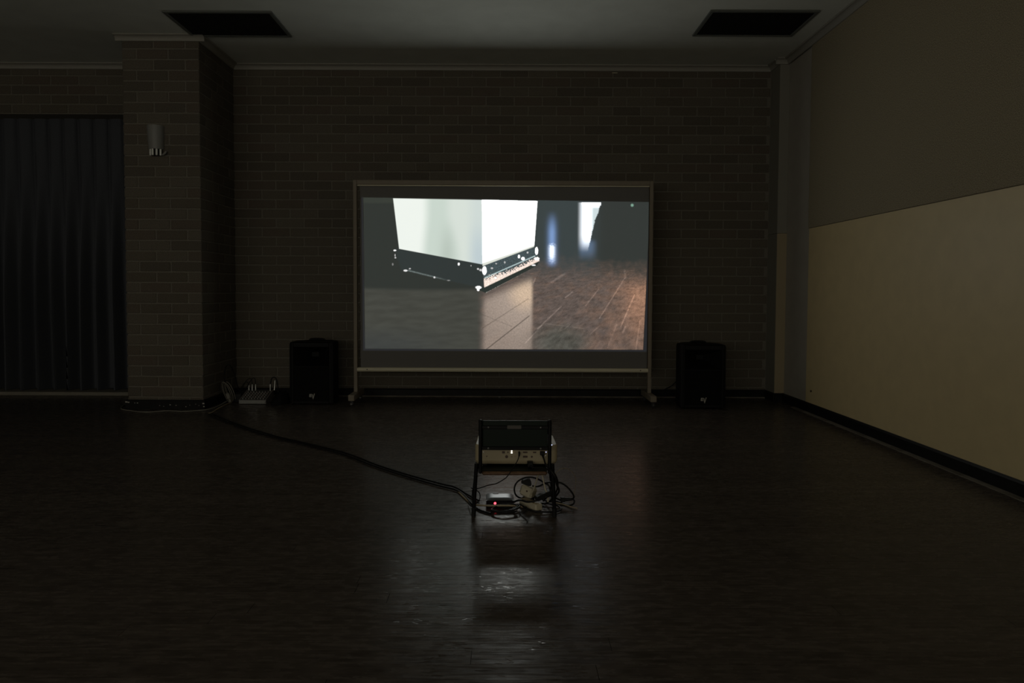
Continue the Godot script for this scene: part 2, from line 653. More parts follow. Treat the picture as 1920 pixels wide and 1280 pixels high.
	obj("added_frame", wf, M.off_white, win)
	for k in 6:
		var wp := mb()
		wp.span(Vector3(-5.36 + 1.124 * k, 0.69, ROOM_BACK + 0.03), Vector3(-4.276 + 1.124 * k, 2.01, ROOM_BACK + 0.05))
		obj("added_blind", wp, M.fill_glow, win)

	# skirting boards: black, chipped, with a bare strip of floor edge under them
	skirting("baseboard_back", "black skirting board along the brick wall under the screen", Vector3(-2.30, 0, WALL_Z), Vector3(2.256, 0, WALL_Z), Vector3(0, 0, 1))
	skirting("baseboard_corner", "short black skirting on the narrow corner pier", Vector3(2.256, 0, -6.198), Vector3(ROOM_R, 0, -6.198), Vector3(0, 0, 1))
	skirting("baseboard_corner_side", "stub of black skirting on the side of the corner pier", Vector3(2.256, 0, WALL_Z), Vector3(2.256, 0, -6.198), Vector3(-1, 0, 0))
	skirting("baseboard_right", "long black skirting board along the right wall", Vector3(ROOM_R - 0.006, 0, -6.198), Vector3(ROOM_R - 0.006, 0, ROOM_BACK), Vector3(-1, 0, 0))
	var pf := skirting("baseboard_pier", "chipped black skirting across the front of the brick pier", Vector3(pl - 0.012, 0, pz), Vector3(pr + 0.012, 0, pz), Vector3(0, 0, 1))
	var chips := mb()
	for p in [[-2.885, 0.055, 0.010], [-2.868, 0.052, 0.008], [-2.82, 0.047, 0.005], [-2.80, 0.047, 0.006], [-2.63, 0.028, 0.004], [-2.60, 0.022, 0.004], [-2.55, 0.034, 0.006], [-2.505, 0.030, 0.005], [-2.43, 0.020, 0.005], [-2.40, 0.032, 0.004], [-2.355, 0.040, 0.004], [-2.33, 0.030, 0.004], [-2.296, 0.045, 0.009], [-2.292, 0.022, 0.007]]:
		chips.box(Vector3(p[0], p[1], pz + 0.0125), Vector3(p[2] * 1.7, p[2], 0.002), 0.0006)
	obj("paint_chips", chips, M.chip, pf).set_meta("kind", "stuff")
	skirting("baseboard_pier_side", "black skirting on the screen side of the brick pier", Vector3(pr, 0, WALL_Z), Vector3(pr, 0, pz), Vector3(1, 0, 0))
	var edge := mb()
	edge.span(Vector3(-2.26, 0, WALL_Z + 0.012), Vector3(2.25, 0.011, WALL_Z + 0.024), 0.003)
	struct(obj("trim_1", edge, M.bare_edge), "thin pale bead between the back skirting and the floor", "trim")
	var edge2 := mb()
	edge2.span(Vector3(ROOM_R - 0.062, 0, -5.9), Vector3(ROOM_R - 0.019, 0.004, ROOM_BACK), 0.0015)
	struct(obj("trim_2", edge2, M.bare_edge), "bare pale floor edge along the right skirting", "trim")

	# cornices
	cornice("trim_3", "small white cornice above the back brick wall", Vector3(pr, 0, WALL_Z), Vector3(2.256, 0, WALL_Z), Vector3(0, 0, 1))
	cornice("trim_4", "white cornice along the top of the right wall", Vector3(ROOM_R - 0.014, 0, -6.198), Vector3(ROOM_R - 0.014, 0, ROOM_BACK), Vector3(-1, 0, 0))
	cornice("trim_5", "white cornice across the front of the brick pier", Vector3(pl - 0.045, 0, pz), Vector3(pr + 0.045, 0, pz), Vector3(0, 0, 1))
	cornice("trim_6", "white cornice on the screen side of the brick pier", Vector3(pr, 0, WALL_Z), Vector3(pr, 0, pz), Vector3(1, 0, 0))
	cornice("trim_7", "white cornice over the wall above the curtain", Vector3(ROOM_L, 0, WALL_Z), Vector3(pl, 0, WALL_Z), Vector3(0, 0, 1))
	cornice("trim_8", "short white cornice across the corner pier", Vector3(2.256 - 0.04, 0, -6.198), Vector3(ROOM_R, 0, -6.198), Vector3(0, 0, 1))
	cornice("trim_9", "stub of white cornice on the side of the corner pier", Vector3(2.256, 0, WALL_Z), Vector3(2.256, 0, -6.198), Vector3(-1, 0, 0))


func board(lo: Vector3, hi: Vector3) -> MB:     # a floorboard, its top very slightly cupped
	var s := mb()
	var sag := 0.00005 + rng.randf() * 0.00014
	var tip := (rng.randf() - 0.5) * 0.00016
	var n := 6
	var w := hi.z - lo.z
	for i in n:
		var v := []
		for k in [i, i + 1]:
			var u: float = k / float(n) * 2.0 - 1.0
			var nor := Vector3(0, 1, (-4.0 * sag * u - tip * 2.0) / w * 1.0).normalized()
			v.append([lerpf(lo.z, hi.z, k / float(n)), hi.y + sag * (u * u - 1.0) + tip * u, nor])
		var a := Vector3(lo.x, v[0][1], v[0][0])
		var b := Vector3(hi.x, v[0][1], v[0][0])
		var c := Vector3(hi.x, v[1][1], v[1][0])
		var d := Vector3(lo.x, v[1][1], v[1][0])
		s.tri_n(a, b, c, v[0][2], v[0][2], v[1][2])
		s.tri_n(a, c, d, v[0][2], v[1][2], v[1][2])
	for z in [lo.z, hi.z]:
		s.poly([Vector3(lo.x, lo.y, z), Vector3(hi.x, lo.y, z), Vector3(hi.x, hi.y, z), Vector3(lo.x, hi.y, z)], Vector3(0, 0, -1 if z == lo.z else 1))
	for x in [lo.x, hi.x]:
		s.poly([Vector3(x, lo.y, lo.z), Vector3(x, hi.y - sag, lo.z), Vector3(x, hi.y - sag, hi.z), Vector3(x, lo.y, hi.z)], Vector3(-1 if x == lo.x else 1, 0, 0))
	return s


func skirting(called: String, label: String, a: Vector3, b: Vector3, out: Vector3) -> MeshInstance3D:
	var s := mb()
	var h := 0.072
	var prof := [Vector2(0, 0), Vector2(0.012, 0), Vector2(0.012, h - 0.012), Vector2(0.006, h), Vector2(0, h)]
	along(s, prof, a, b, out)
	var o := obj(called, s, M.skirting)
	struct(o, label, "skirting board")
	return o


func cornice(called: String, label: String, a: Vector3, b: Vector3, out: Vector3) -> void:
	var s := mb()
	var prof := [Vector2(0, CEIL_Y), Vector2(0, CEIL_Y - 0.045), Vector2(0.007, CEIL_Y - 0.045)]
	for k in 6:
		var t := PI * 0.5 * k / 5.0
		prof.append(Vector2(0.042 - 0.032 * cos(t), CEIL_Y - 0.042 + 0.032 * sin(t)))
	prof.append(Vector2(0.047, CEIL_Y - 0.006))
	prof.append(Vector2(0.047, CEIL_Y))
	along(s, prof, a, b, out)
	struct(obj(called, s, M.cornice), label, "cornice")


func along(s: MB, prof: Array, a: Vector3, b: Vector3, out: Vector3) -> void:    # a profile (out from the wall, height) carried from a to b
	var dir := (b - a).normalized()
	s.T = Transform3D(Basis(out, Vector3.UP, out.cross(Vector3.UP)), a)
	var z := (b - a).dot(out.cross(Vector3.UP))
	s.prism(prof, 0.0, z)
	s.T = Transform3D()


func build_vents() -> void:
	var where := [[-2.35, -1.598, 5.19, 5.69, "black egg-crate ceiling vent left of the screen, near the brick pier"], [1.389, 2.134, 5.135, 5.635, "black egg-crate ceiling vent near the right wall"]]
	for w in where:
		var t := thing("ceiling_vent", w[4], "vent", Vector3((w[0] + w[1]) * 0.5, CEIL_Y, -(w[2] + w[3]) * 0.5))
		var hx: float = (w[1] - w[0]) * 0.5
		var hz: float = (w[3] - w[2]) * 0.5
		var f := mb()
		var r := 0.026
		for s in [-1.0, 1.0]:
			f.box(Vector3(0, -0.006, s * (hz - r * 0.5)), Vector3(hx * 2.0, 0.012, r), 0.003)
			f.box(Vector3(s * (hx - r * 0.5), -0.006, 0), Vector3(r, 0.012, hz * 2.0 - r * 2.0), 0.003)
		obj("frame", f, M.vent_frame, t)
		var g := mb()
		var n := 48
		for i in n:
			g.box(Vector3(lerpf(-hx + r, hx - r, (i + 0.5) / n), -0.0055, 0), Vector3(0.0022, 0.007, hz * 2.0 - r * 2.0))
		n = 32
		for i in n:
			g.box(Vector3(0, -0.0055, lerpf(-hz + r, hz - r, (i + 0.5) / n)), Vector3(hx * 2.0 - r * 2.0, 0.007, 0.0022))
		obj("grille", g, M.vent_black, t)
		var b := mb()
		b.box(Vector3(0, -0.0008, 0), Vector3(hx * 2.0 - r, 0.0016, hz * 2.0 - r))
		obj("duct_plate", b, M.vent_black, t)


# ---- the wheeled screen
func build_screen() -> void:
	var z := -6.02
	var t := thing("projection_screen", "wheeled projection screen on a beige stand showing a film of a white wall corner", "screen", Vector3(0.0, 0, z))
	var xl := -1.196
	var xr := 1.176
	for x in [xl, xr]:
		var p := mb()
		p.span(Vector3(x - 0.015, 0.093, -0.02), Vector3(x + 0.015, 1.795, 0.02), 0.003)
		obj("post", p, M.frame_paint, t)
		var f := mb()
		f.span(Vector3(x - 0.024, 0.046, -0.22), Vector3(x + 0.024, 0.094, 0.20), 0.004)
		var foot := obj("foot", f, M.frame_paint, t)
		for zz in [-0.19, 0.17]:
			var c := mb()
			c.cyl(Vector3(x, 0.046, zz), Vector3(x, 0.034, zz), 0.007)
			c.box(Vector3(x - 0.010, 0.028, zz), Vector3(0.003, 0.026, 0.020), 0.001)
			c.box(Vector3(x + 0.010, 0.028, zz), Vector3(0.003, 0.026, 0.020), 0.001)
			c.box(Vector3(x, 0.038, zz), Vector3(0.023, 0.004, 0.020), 0.001)
			c.cyl(Vector3(x - 0.007, 0.018, zz), Vector3(x + 0.007, 0.018, zz), 0.018)
			obj("castor", c, M.wheel, foot)
	var top := mb()
	top.span(Vector3(xl + 0.015, 1.758, -0.018), Vector3(xr - 0.015, 1.795, 0.020), 0.003)
	obj("top_bar", top, M.frame_paint, t)
	var lip := mb()
	lip.cyl(Vector3(xl + 0.018, 1.752, 0.014), Vector3(xr - 0.018, 1.752, 0.014), 0.005)
	obj("roller_lip", lip, M.tube_paint, t)
	var bar := mb()
	bar.cyl(Vector3(xl + 0.014, 0.276, 0.012), Vector3(xr - 0.014, 0.276, 0.012), 0.0175, -1.0, 20)
	var bo := obj("bottom_bar", bar, M.tube_paint, t)
	for x in [xl + 0.095, xr - 0.075]:
		var s := mb()
		s.cyl(Vector3(x, 0.278, 0.026), Vector3(x, 0.278, 0.031), 0.0045)
		obj("screw", s, M.dark_plastic, bo)
	# the fabric with the film on it
	var fx0 := (676.0 - 945.0) * 0.0043
	var fx1 := (1214.0 - 945.0) * 0.0043
	var f := mb()
	f.quad_uv(Vector3(fx0, 1.750, 0.002), Vector3(fx1, 1.750, 0.002), Vector3(fx1, 0.291, 0.002), Vector3(fx0, 0.291, 0.002), Vector3(0, 0, 1))
	var fabric := StandardMaterial3D.new()
	fabric.albedo_color = Color(0.135, 0.13, 0.125).linear_to_srgb()
	fabric.roughness = 0.9
	fabric.emission_enabled = true
	fabric.emission = Color.WHITE
	fabric.emission_operator = BaseMaterial3D.EMISSION_OP_MULTIPLY
	fabric.emission_energy_multiplier = 1.0
	fabric.emission_texture = film()
	fabric.texture_repeat = false
	obj("screen_fabric", f, fabric, t)
	var backing := mb()
	backing.span(Vector3(fx0, 0.291, -0.003), Vector3(fx1, 1.750, 0.0012))
	obj("screen_backing", backing, M.vent_black, t)


func lin(r: float, g: float, b: float) -> Vector3:
	var c := Color(r / 255.0, g / 255.0, b / 255.0).srgb_to_linear()
	return Vector3(c.r, c.g, c.b)


func cover(p: Vector2, pts: Array, soft := 0.7) -> float:      # 1 inside a convex outline drawn clockwise on the picture
	var d := 1e9
	for i in pts.size():
		var a: Vector2 = pts[i]
		var e: Vector2 = pts[(i + 1) % pts.size()] - a
		d = minf(d, e.cross(p - a) / e.length())
		if d < -soft:
			return 0.0
	return smoothstep(-soft, soft, d)


func near_line(p: Vector2, a: Vector2, b: Vector2) -> float:
	var t := clampf((p - a).dot(b - a) / (b - a).length_squared(), 0.0, 1.0)
	return p.distance_to(a.lerp(b, t))


func film() -> ImageTexture:       # the frame of film: the corner of a white wall with a scuffed dark skirting on a worn timber floor
	var w := 800
	var h := 504
	var im := Image.create(w, h, false, Image.FORMAT_RGBF)
	var n1 := FastNoiseLite.new()
	n1.seed = 3
	n1.frequency = 0.05
	n1.fractal_octaves = 4
	var n2 := FastNoiseLite.new()
	n2.seed = 8
	n2.frequency = 0.25
	n2.fractal_octaves = 3
	var raster := [Vector2(682, 372.5), Vector2(1216.5, 379), Vector2(1206.5, 654.5), Vector2(684, 654.5)]
	var rim := [Vector2(678.5, 372.5), Vector2(1217, 379), Vector2(1213, 658), Vector2(680.5, 658)]
	var face_l := [Vector2(737.5, 374), Vector2(904.5, 376.3), Vector2(904.5, 496), Vector2(748.5, 467.5)]
	var face_r := [Vector2(903.5, 376.3), Vector2(1006, 378.3), Vector2(1000.5, 463), Vector2(904.5, 499)]
	var face_w := [Vector2(903.5, 376.3), Vector2(1006, 378.3), Vector2(1000.5, 459.5), Vector2(960, 474), Vector2(904.5, 493)]
	var skirt_l := [Vector2(740, 466.5), Vector2(905, 495.5), Vector2(907, 541), Vector2(752, 507)]
	var skirt_r := [Vector2(904.5, 499), Vector2(1001, 463.5), Vector2(1011, 489), Vector2(908, 539)]
	var gap := [Vector2(895, 543), Vector2(1011, 488), Vector2(1006, 498), Vector2(910, 549)]
	var chips := [[740.5, 470.5, 2.6, 1.4, 1.0], [741, 479.5, 1.0, 2.2, 0.45], [741.5, 484, 1.5, 1.5, 0.5], [736.5, 496.5, 1.5, 2.2, 0.2], [760.5, 508, 3.6, 1.8, 0.8], [768.5, 504.5, 1.8, 1.2, 0.5], [814.5, 520.5, 1.7, 1.7, 0.7], [841, 526, 2.6, 1.0, 0.25], [860, 495.5, 2.0, 2.6, 1.0], [883, 498.5, 0.9, 1.3, 0.4], [896, 504.5, 2.0, 1.6, 0.6], [901, 506.5, 2.4, 2.0, 0.6], [897, 539, 5.0, 2.6, 1.6], [896.5, 543, 2.2, 2.6, 1.6],
		[908, 507.5, 3.6, 7.0, 3.0], [922, 503, 2.2, 1.6, 0.5], [972.5, 481, 2.0, 3.0, 1.6], [980, 485, 3.0, 2.8, 2.0], [988.5, 473.5, 1.6, 1.6, 0.6], [1005.3, 470.5, 2.6, 6.4, 2.4], [1006, 485, 4.2, 2.4, 2.2], [1000, 497, 3.6, 1.2, 1.0], [946, 492, 1.4, 2.0, 0.5], [946, 513, 1.2, 1.0, 0.6], [929, 521, 1.8, 1.5, 1.6], [930, 494.5, 1.6, 1.2, 0.5]]
	var seams := [[Vector2(912, 655), Vector2(992, 592), 0.6, -0.6], [Vector2(905, 615), Vector2(990, 560), 0.5, -0.35], [Vector2(905, 590), Vector2(960, 612), 0.5, -0.2], [Vector2(1008, 616), Vector2(1052, 574), 0.8, 0.9], [Vector2(985, 643), Vector2(1016, 610), 0.7, 0.5], [Vector2(1060, 557), Vector2(1073, 547), 1.0, 1.0], [Vector2(1098, 572), Vector2(1122, 541), 0.8, 0.7], [Vector2(1124, 596), Vector2(1170, 521), 0.8, 0.8], [Vector2(1164, 612), Vector2(1189, 552), 0.9, 0.8], [Vector2(1172, 520), Vector2(1170, 506), 1.8, 0.6], [Vector2(1022, 606), Vector2(1095, 615), 0.6, 0.35], [Vector2(1107, 626), Vector2(1124, 610), 0.7, 0.45], [Vector2(1058, 617), Vector2(1068, 608), 0.7, 0.4], [Vector2(1034, 528), Vector2(1058, 513), 2.2, 0.7], [Vector2(1193, 655), Vector2(1200, 600), 0.9, 0.5], [Vector2(1140, 650), Vector2(1156, 608), 1.6, 0.35], [Vector2(1000, 530), Vector2(1003, 522), 1.0, 0.8], [Vector2(1168, 622), Vector2(1172, 612), 1.6, 0.8]]
	for j in h:
		for i in w:
			var p := Vector2(676.0 + 538.0 * (i + 0.5) / w, 351.0 + 339.0 * (j + 0.5) / h)
			var c := Vector3.ZERO
			var on := cover(p, raster)
			if on <= 0.0:
				var r0 := cover(p, rim, 1.4)
				if r0 > 0.0:
					c = lin(30, 34, 42) * r0 * 0.7
				im.set_pixel(i, j, Color(c.x, c.y, c.z))
				continue
			var a := n1.get_noise_2d(p.x, p.y)
			# the shaded floor at the left, the far dark at the top right
			c = lin(37, 43, 41)
			c = c.lerp(lin(60, 62, 57) * (1.0 + 0.25 * n1.get_noise_2d(p.x * 0.4 + p.y * 0.5, p.y * 1.6)), smoothstep(539.0, 549.0, p.y + (p.x - 790.0) * (p.x - 790.0) * 0.0002))
			c = c.lerp(lin(48, 54, 58), 0.5 * smoothstep(600.0, 650.0, p.y) * smoothstep(900.0, 700.0, p.x))
			if p.y < 384.0 and p.x < 745.0:
				c = c.lerp(lin(46, 52, 47), smoothstep(386.0, 380.0, p.y))
			if p.x > 893.0:
				var far := lin(50, 60, 62).lerp(lin(42, 48, 47), smoothstep(1100.0, 1135.0, p.x))
				var across := (p.x - 1252.0) / maxf(p.y - 387.0, 12.0) * 130.0     # boards run to a vanishing point of their own
				var away := 5000.0 / maxf(p.y - 387.0, 12.0)
				var warm := 0.9 * n1.get_noise_2d(across * 0.8, away * 6.0 + 80.0) + 0.4 * n1.get_noise_2d(p.x * 0.7 + 300.0, p.y * 1.5)
				var brown := lin(90, 79, 74).lerp(lin(113, 90, 77), clampf(smoothstep(1060.0, 1200.0, p.x) * 0.8 + warm * 0.7, 0.0, 1.0))
				brown = brown.lerp(lin(172, 128, 102), smoothstep(1150.0, 1200.0, p.x) * smoothstep(515.0, 545.0, p.y) * smoothstep(660.0, 560.0, p.y) * 0.6)
				brown = brown.lerp(lin(74, 76, 70), 0.8 * smoothstep(75.0, 20.0, Vector2(p.x - 1050.0, (p.y - 642.0) * 1.5).length()))
				brown *= maxf(0.25, 1.0 + 0.34 * n2.get_noise_2d(across * 0.7, away * 4.0) + 0.38 * n1.get_noise_2d(across * 1.1, away * 12.0) + 0.62 * n2.get_noise_2d(p.x * 2.2, p.y * 2.6))
				# sheen of the white wall in the filmed floor
				var lit := smoothstep(895.0, 915.0, p.x) * smoothstep(1002.0, 993.0, p.x) * smoothstep(0.0, 26.0, p.y - 549.0 + (p.x - 905.0) * 0.42)
				lit *= lerpf(1.0, 0.62, smoothstep(30.0, 110.0, p.distance_to(Vector2(985, 550)))) * lerpf(1.0, 0.75, smoothstep(600.0, 640.0, p.y) * smoothstep(975.0, 1000.0, p.x))
				brown = brown.lerp(lin(164, 148, 136).lerp(lin(205, 180, 155), smoothstep(45.0, 5.0, p.distance_to(Vector2(985, 550)))) * (1.0 + 0.25 * n2.get_noise_2d(p.x, p.y)), lit)
				var ground := smoothstep(474.0, 540.0, p.y + (p.x - 1100.0) * -0.06 + a * 14.0)
				var right := far.lerp(brown, ground)
				c = c.lerp(right, smoothstep(893.0, 912.0, p.x))
				# window light mirrored in the filmed floor
				var s1 := exp(-pow((p.x - 1034.0) / 7.5, 2.0)) * smoothstep(392.0, 440.0, p.y) * smoothstep(504.0, 486.0, p.y)
				c += lin(110, 140, 190) * s1
				c += Vector3(1.1, 1.15, 1.2) * exp(-pow((p.x - 1034.0) / 5.0, 2.0)) * smoothstep(455.0, 465.0, p.y + 5.0 * n2.get_noise_2d(p.x, p.y)) * smoothstep(496.0, 474.0, p.y + 8.0 * n2.get_noise_2d(p.x * 0.4, p.y * 2.0))
				var edge := 1124.0 - (p.y - 380.0) * 0.22 - smoothstep(398.0, 411.0, p.y) * 3.0 + 1.5 * n2.get_noise_2d(3.0, p.y)
				var s2 := smoothstep(1080.0, 1097.0, p.x) * smoothstep(edge + 1.0, edge - 1.0, p.x) * smoothstep(379.5, 381.0, p.y) * smoothstep(474.0, 438.0, p.y)
				s2 = maxf(s2, smoothstep(1087.0, 1090.0, p.x) * smoothstep(1125.5, 1124.0, p.x) * smoothstep(379.5, 380.5, p.y) * smoothstep(387.0, 384.0, p.y))
				c = c.lerp(Vector3(1.5, 1.6, 1.7).lerp(Vector3(0.62, 0.72, 0.74), smoothstep(1103.0, 1112.0, p.x) * smoothstep(386.0, 392.0, p.y)), s2)
				c += lin(80, 100, 130) * smoothstep(1080.0, 1092.0, p.x) * smoothstep(1122.0, 1104.0, p.x) * smoothstep(445.0, 458.0, p.y) * smoothstep(492.0, 462.0, p.y) * 0.8
				c += lin(120, 160, 140) * smoothstep(4.0, 1.0, p.distance_to(Vector2(1183, 385)))
				for s in seams:
					var d := near_line(p, s[0], s[1])
					if d < s[2] + 1.0:
						c *= 1.0 + s[3] * smoothstep(s[2] + 1.0, s[2] * 0.4, d)
			# skirting and wall
			var k := cover(p, skirt_l)
			if k > 0.0:
				c = c.lerp(lin(38, 47, 48), k)
			if p.x > 750.0 and p.x < 870.0:
				var d2 := near_line(p, Vector2(766, 508), Vector2(852, 529))
				c = c.lerp(lin(120, 132, 130), smoothstep(2.0, 0.6, d2) * smoothstep(850.0, 800.0, p.x) * (0.55 + 0.6 * n2.get_noise_2d(p.x * 2.0, p.y)))
			k = cover(p, gap)
			if k > 0.0:
				c = c.lerp(lin(32, 42, 40), k)
				c = c.lerp(lin(170, 170, 160), smoothstep(1.2, 0.3, near_line(p, Vector2(911, 549), Vector2(1000, 503))) * clampf(0.3 + 1.6 * n2.get_noise_2d(p.x * 1.5, 7.0), 0.0, 1.0))
			k = cover(p, skirt_r)
			if k > 0.0:
				var down := (p.y - (499.0 - (p.x - 904.5) * 0.368)) / (39.0 - (p.x - 904.5) * 0.13)
				var s := lin(62, 76, 80) * (1.0 + 0.9 * n2.get_noise_2d(p.x * 1.5, p.y * 1.5))
				s = s.lerp(lin(175, 195, 196), smoothstep(1.5, 0.5, near_line(p, Vector2(909, 521), Vector2(1002, 480))))
				var pale := smoothstep(0.78, 0.92, down + 0.28 * n2.get_noise_2d(p.x, p.y + 90.0) + 0.16 * smoothstep(960.0, 915.0, p.x))
				s = s.lerp(Vector3(1.0, 0.82, 0.72) * (0.75 + 0.9 * absf(n2.get_noise_2d(p.x + 50.0, p.y))), pale)
				c = c.lerp(s, k)
			for q in chips:
				var e := Vector2((p.x - q[0]) / q[2], (p.y - q[1]) / q[3]).length()
				if e < 1.4:
					c = c.lerp(Vector3.ONE * q[4], smoothstep(1.3, 0.8, e + 0.25 * n2.get_noise_2d(p.x * 2.0, p.y * 2.0)))
			k = cover(p, face_l)
			if k > 0.0:
				var low := smoothstep(400.0, 480.0, p.y)
				var s := lin(238, 244, 237).lerp(lin(200, 213, 203), smoothstep(788.0, 812.0, p.x - low * -6.0))
				s = s.lerp(lin(214, 223, 215), smoothstep(828.0, 852.0, p.x - low * 18.0))
				s = s.lerp(lin(178, 190, 180), 0.75 * low * exp(-pow((p.x - 838.0) / 14.0, 2.0)))
				s = s.lerp(lin(190, 204, 208), smoothstep(868.0, 896.0, p.x) * (0.35 + 0.65 * low))
				c = c.lerp(s, k)
			k = cover(p, face_r)
			if k > 0.0:
				c = c.lerp(lin(220, 224, 214), k)
				c = c.lerp(Vector3(1.0, 1.02, 1.0) * 3.1, cover(p, face_w, 1.6))
			c = c.lerp(Vector3.ONE * 1.3, smoothstep(3.2, 2.2, maxf(absf(p.x - 905.0), absf(p.y - 380.0) * 0.75)))
			c *= on
			im.set_pixel(i, j, Color(maxf(c.x, 0.0), maxf(c.y, 0.0), maxf(c.z, 0.0)))
	return ImageTexture.create_from_image(im)


# ---- the little chair
func build_chair() -> void:
	var t := thing("child_chair", "low child-size chair of black steel tube with dark green back and seat, seen from behind", "chair", Vector3(0.046, 0, -3.13))
	var o := Vector3(-0.046, 0, 3.13)
	for s in [-1, 1]:
		var ux := -0.093 if s < 0 else 0.186
		var u := mb()
		u.tube([Vector3(ux, 0.183, -2.985) + o, Vector3(ux, 0.393, -2.985) + o], 0.0075, 14, 1)
		u.T = Transform3D(Basis(), Vector3(ux, 0.393, -2.985) + o)
		u.lathe([Vector2(0.0075, 0), Vector2(0.0062, 0.003), Vector2(0.003, 0.0046), Vector2(0, 0.005)], 14)
		u.T = Transform3D(Basis(), Vector3(ux, 0.183, -2.985) + o)
		u.lathe([Vector2(0, -0.005), Vector2(0.004, -0.0045), Vector2(0.0075, 0)], 14)
		obj("upright", u, M.chair_steel, t)
		var top := Vector3(-0.109 if s < 0 else 0.198, 0.218, -2.99)
		var end := Vector3(-0.1205 if s < 0 else 0.2085, 0.012, -3.0)
		leg(t, top + o, end + o)
		leg(t, Vector3(top.x + 0.003 * s, 0.180, -3.27) + o, Vector3(end.x + 0.012 * s, 0.012, -3.285) + o)
		var rail := mb()
		rail.tube([Vector3(top.x, 0.180, -2.985) + o, Vector3(top.x + 0.003 * s, 0.180, -3.27) + o], 0.007, 12, 1)
		obj("side_rail", rail, M.chair_steel, t)
	var seat := mb()
	seat.span(Vector3(-0.088, 0.1835, -3.30) + o, Vector3(0.178, 0.187, -3.0) + o, 0.0015)
	obj("seat", seat, M.green_ply, t)
	var edge := mb()
	edge.span(Vector3(-0.088, 0.167, -3.30) + o, Vector3(0.178, 0.1833, -3.0) + o, 0.006)
	obj("seat_board", edge, M.ply_edge, t)
	var back := mb()
	back.span(Vector3(-0.086, 0.276, -3.004) + o, Vector3(0.179, 0.391, -2.993) + o, 0.003)
	var bk := obj("backrest", back, M.green_ply, t)
	for y in [0.3655, 0.2805]:
		var b := mb()
		b.box(Vector3(0.0465, y, -2.989) + o, Vector3(0.272, 0.014, 0.008), 0.002)
		var bar := obj("back_bar", b, M.chair_steel, t)
		for x in [-0.061, 0.150]:
			var s := mb()
			s.T = Transform3D(Basis(Vector3.RIGHT, PI * 0.5), Vector3(x, y, -2.985) + o)
			s.lathe([Vector2(0.0042, 0), Vector2(0.0035, 0.0016), Vector2(0.0015, 0.0024), Vector2(0, 0.0025)], 12)
			obj("screw", s, M.screw, bar)
	var l := mb()
	l.box(Vector3(0.043, 0.367, -2.9845) + o, Vector3(0.056, 0.014, 0.0012))
	obj("sticker", l, M.sticker, bk)


func leg(t: Node3D, a: Vector3, b: Vector3) -> void:
	var l := mb()
	l.cyl(a, b, 0.0078)
	var o := obj("leg", l, M.chair_steel, t)
	var r := mb()
	var d := (b - a).normalized()
	r.cyl(b - d * 0.022, Vector3(b.x, 0.0, b.z), 0.0098, 0.0088)
	obj("rubber_foot", r, M.dark_plastic, o)


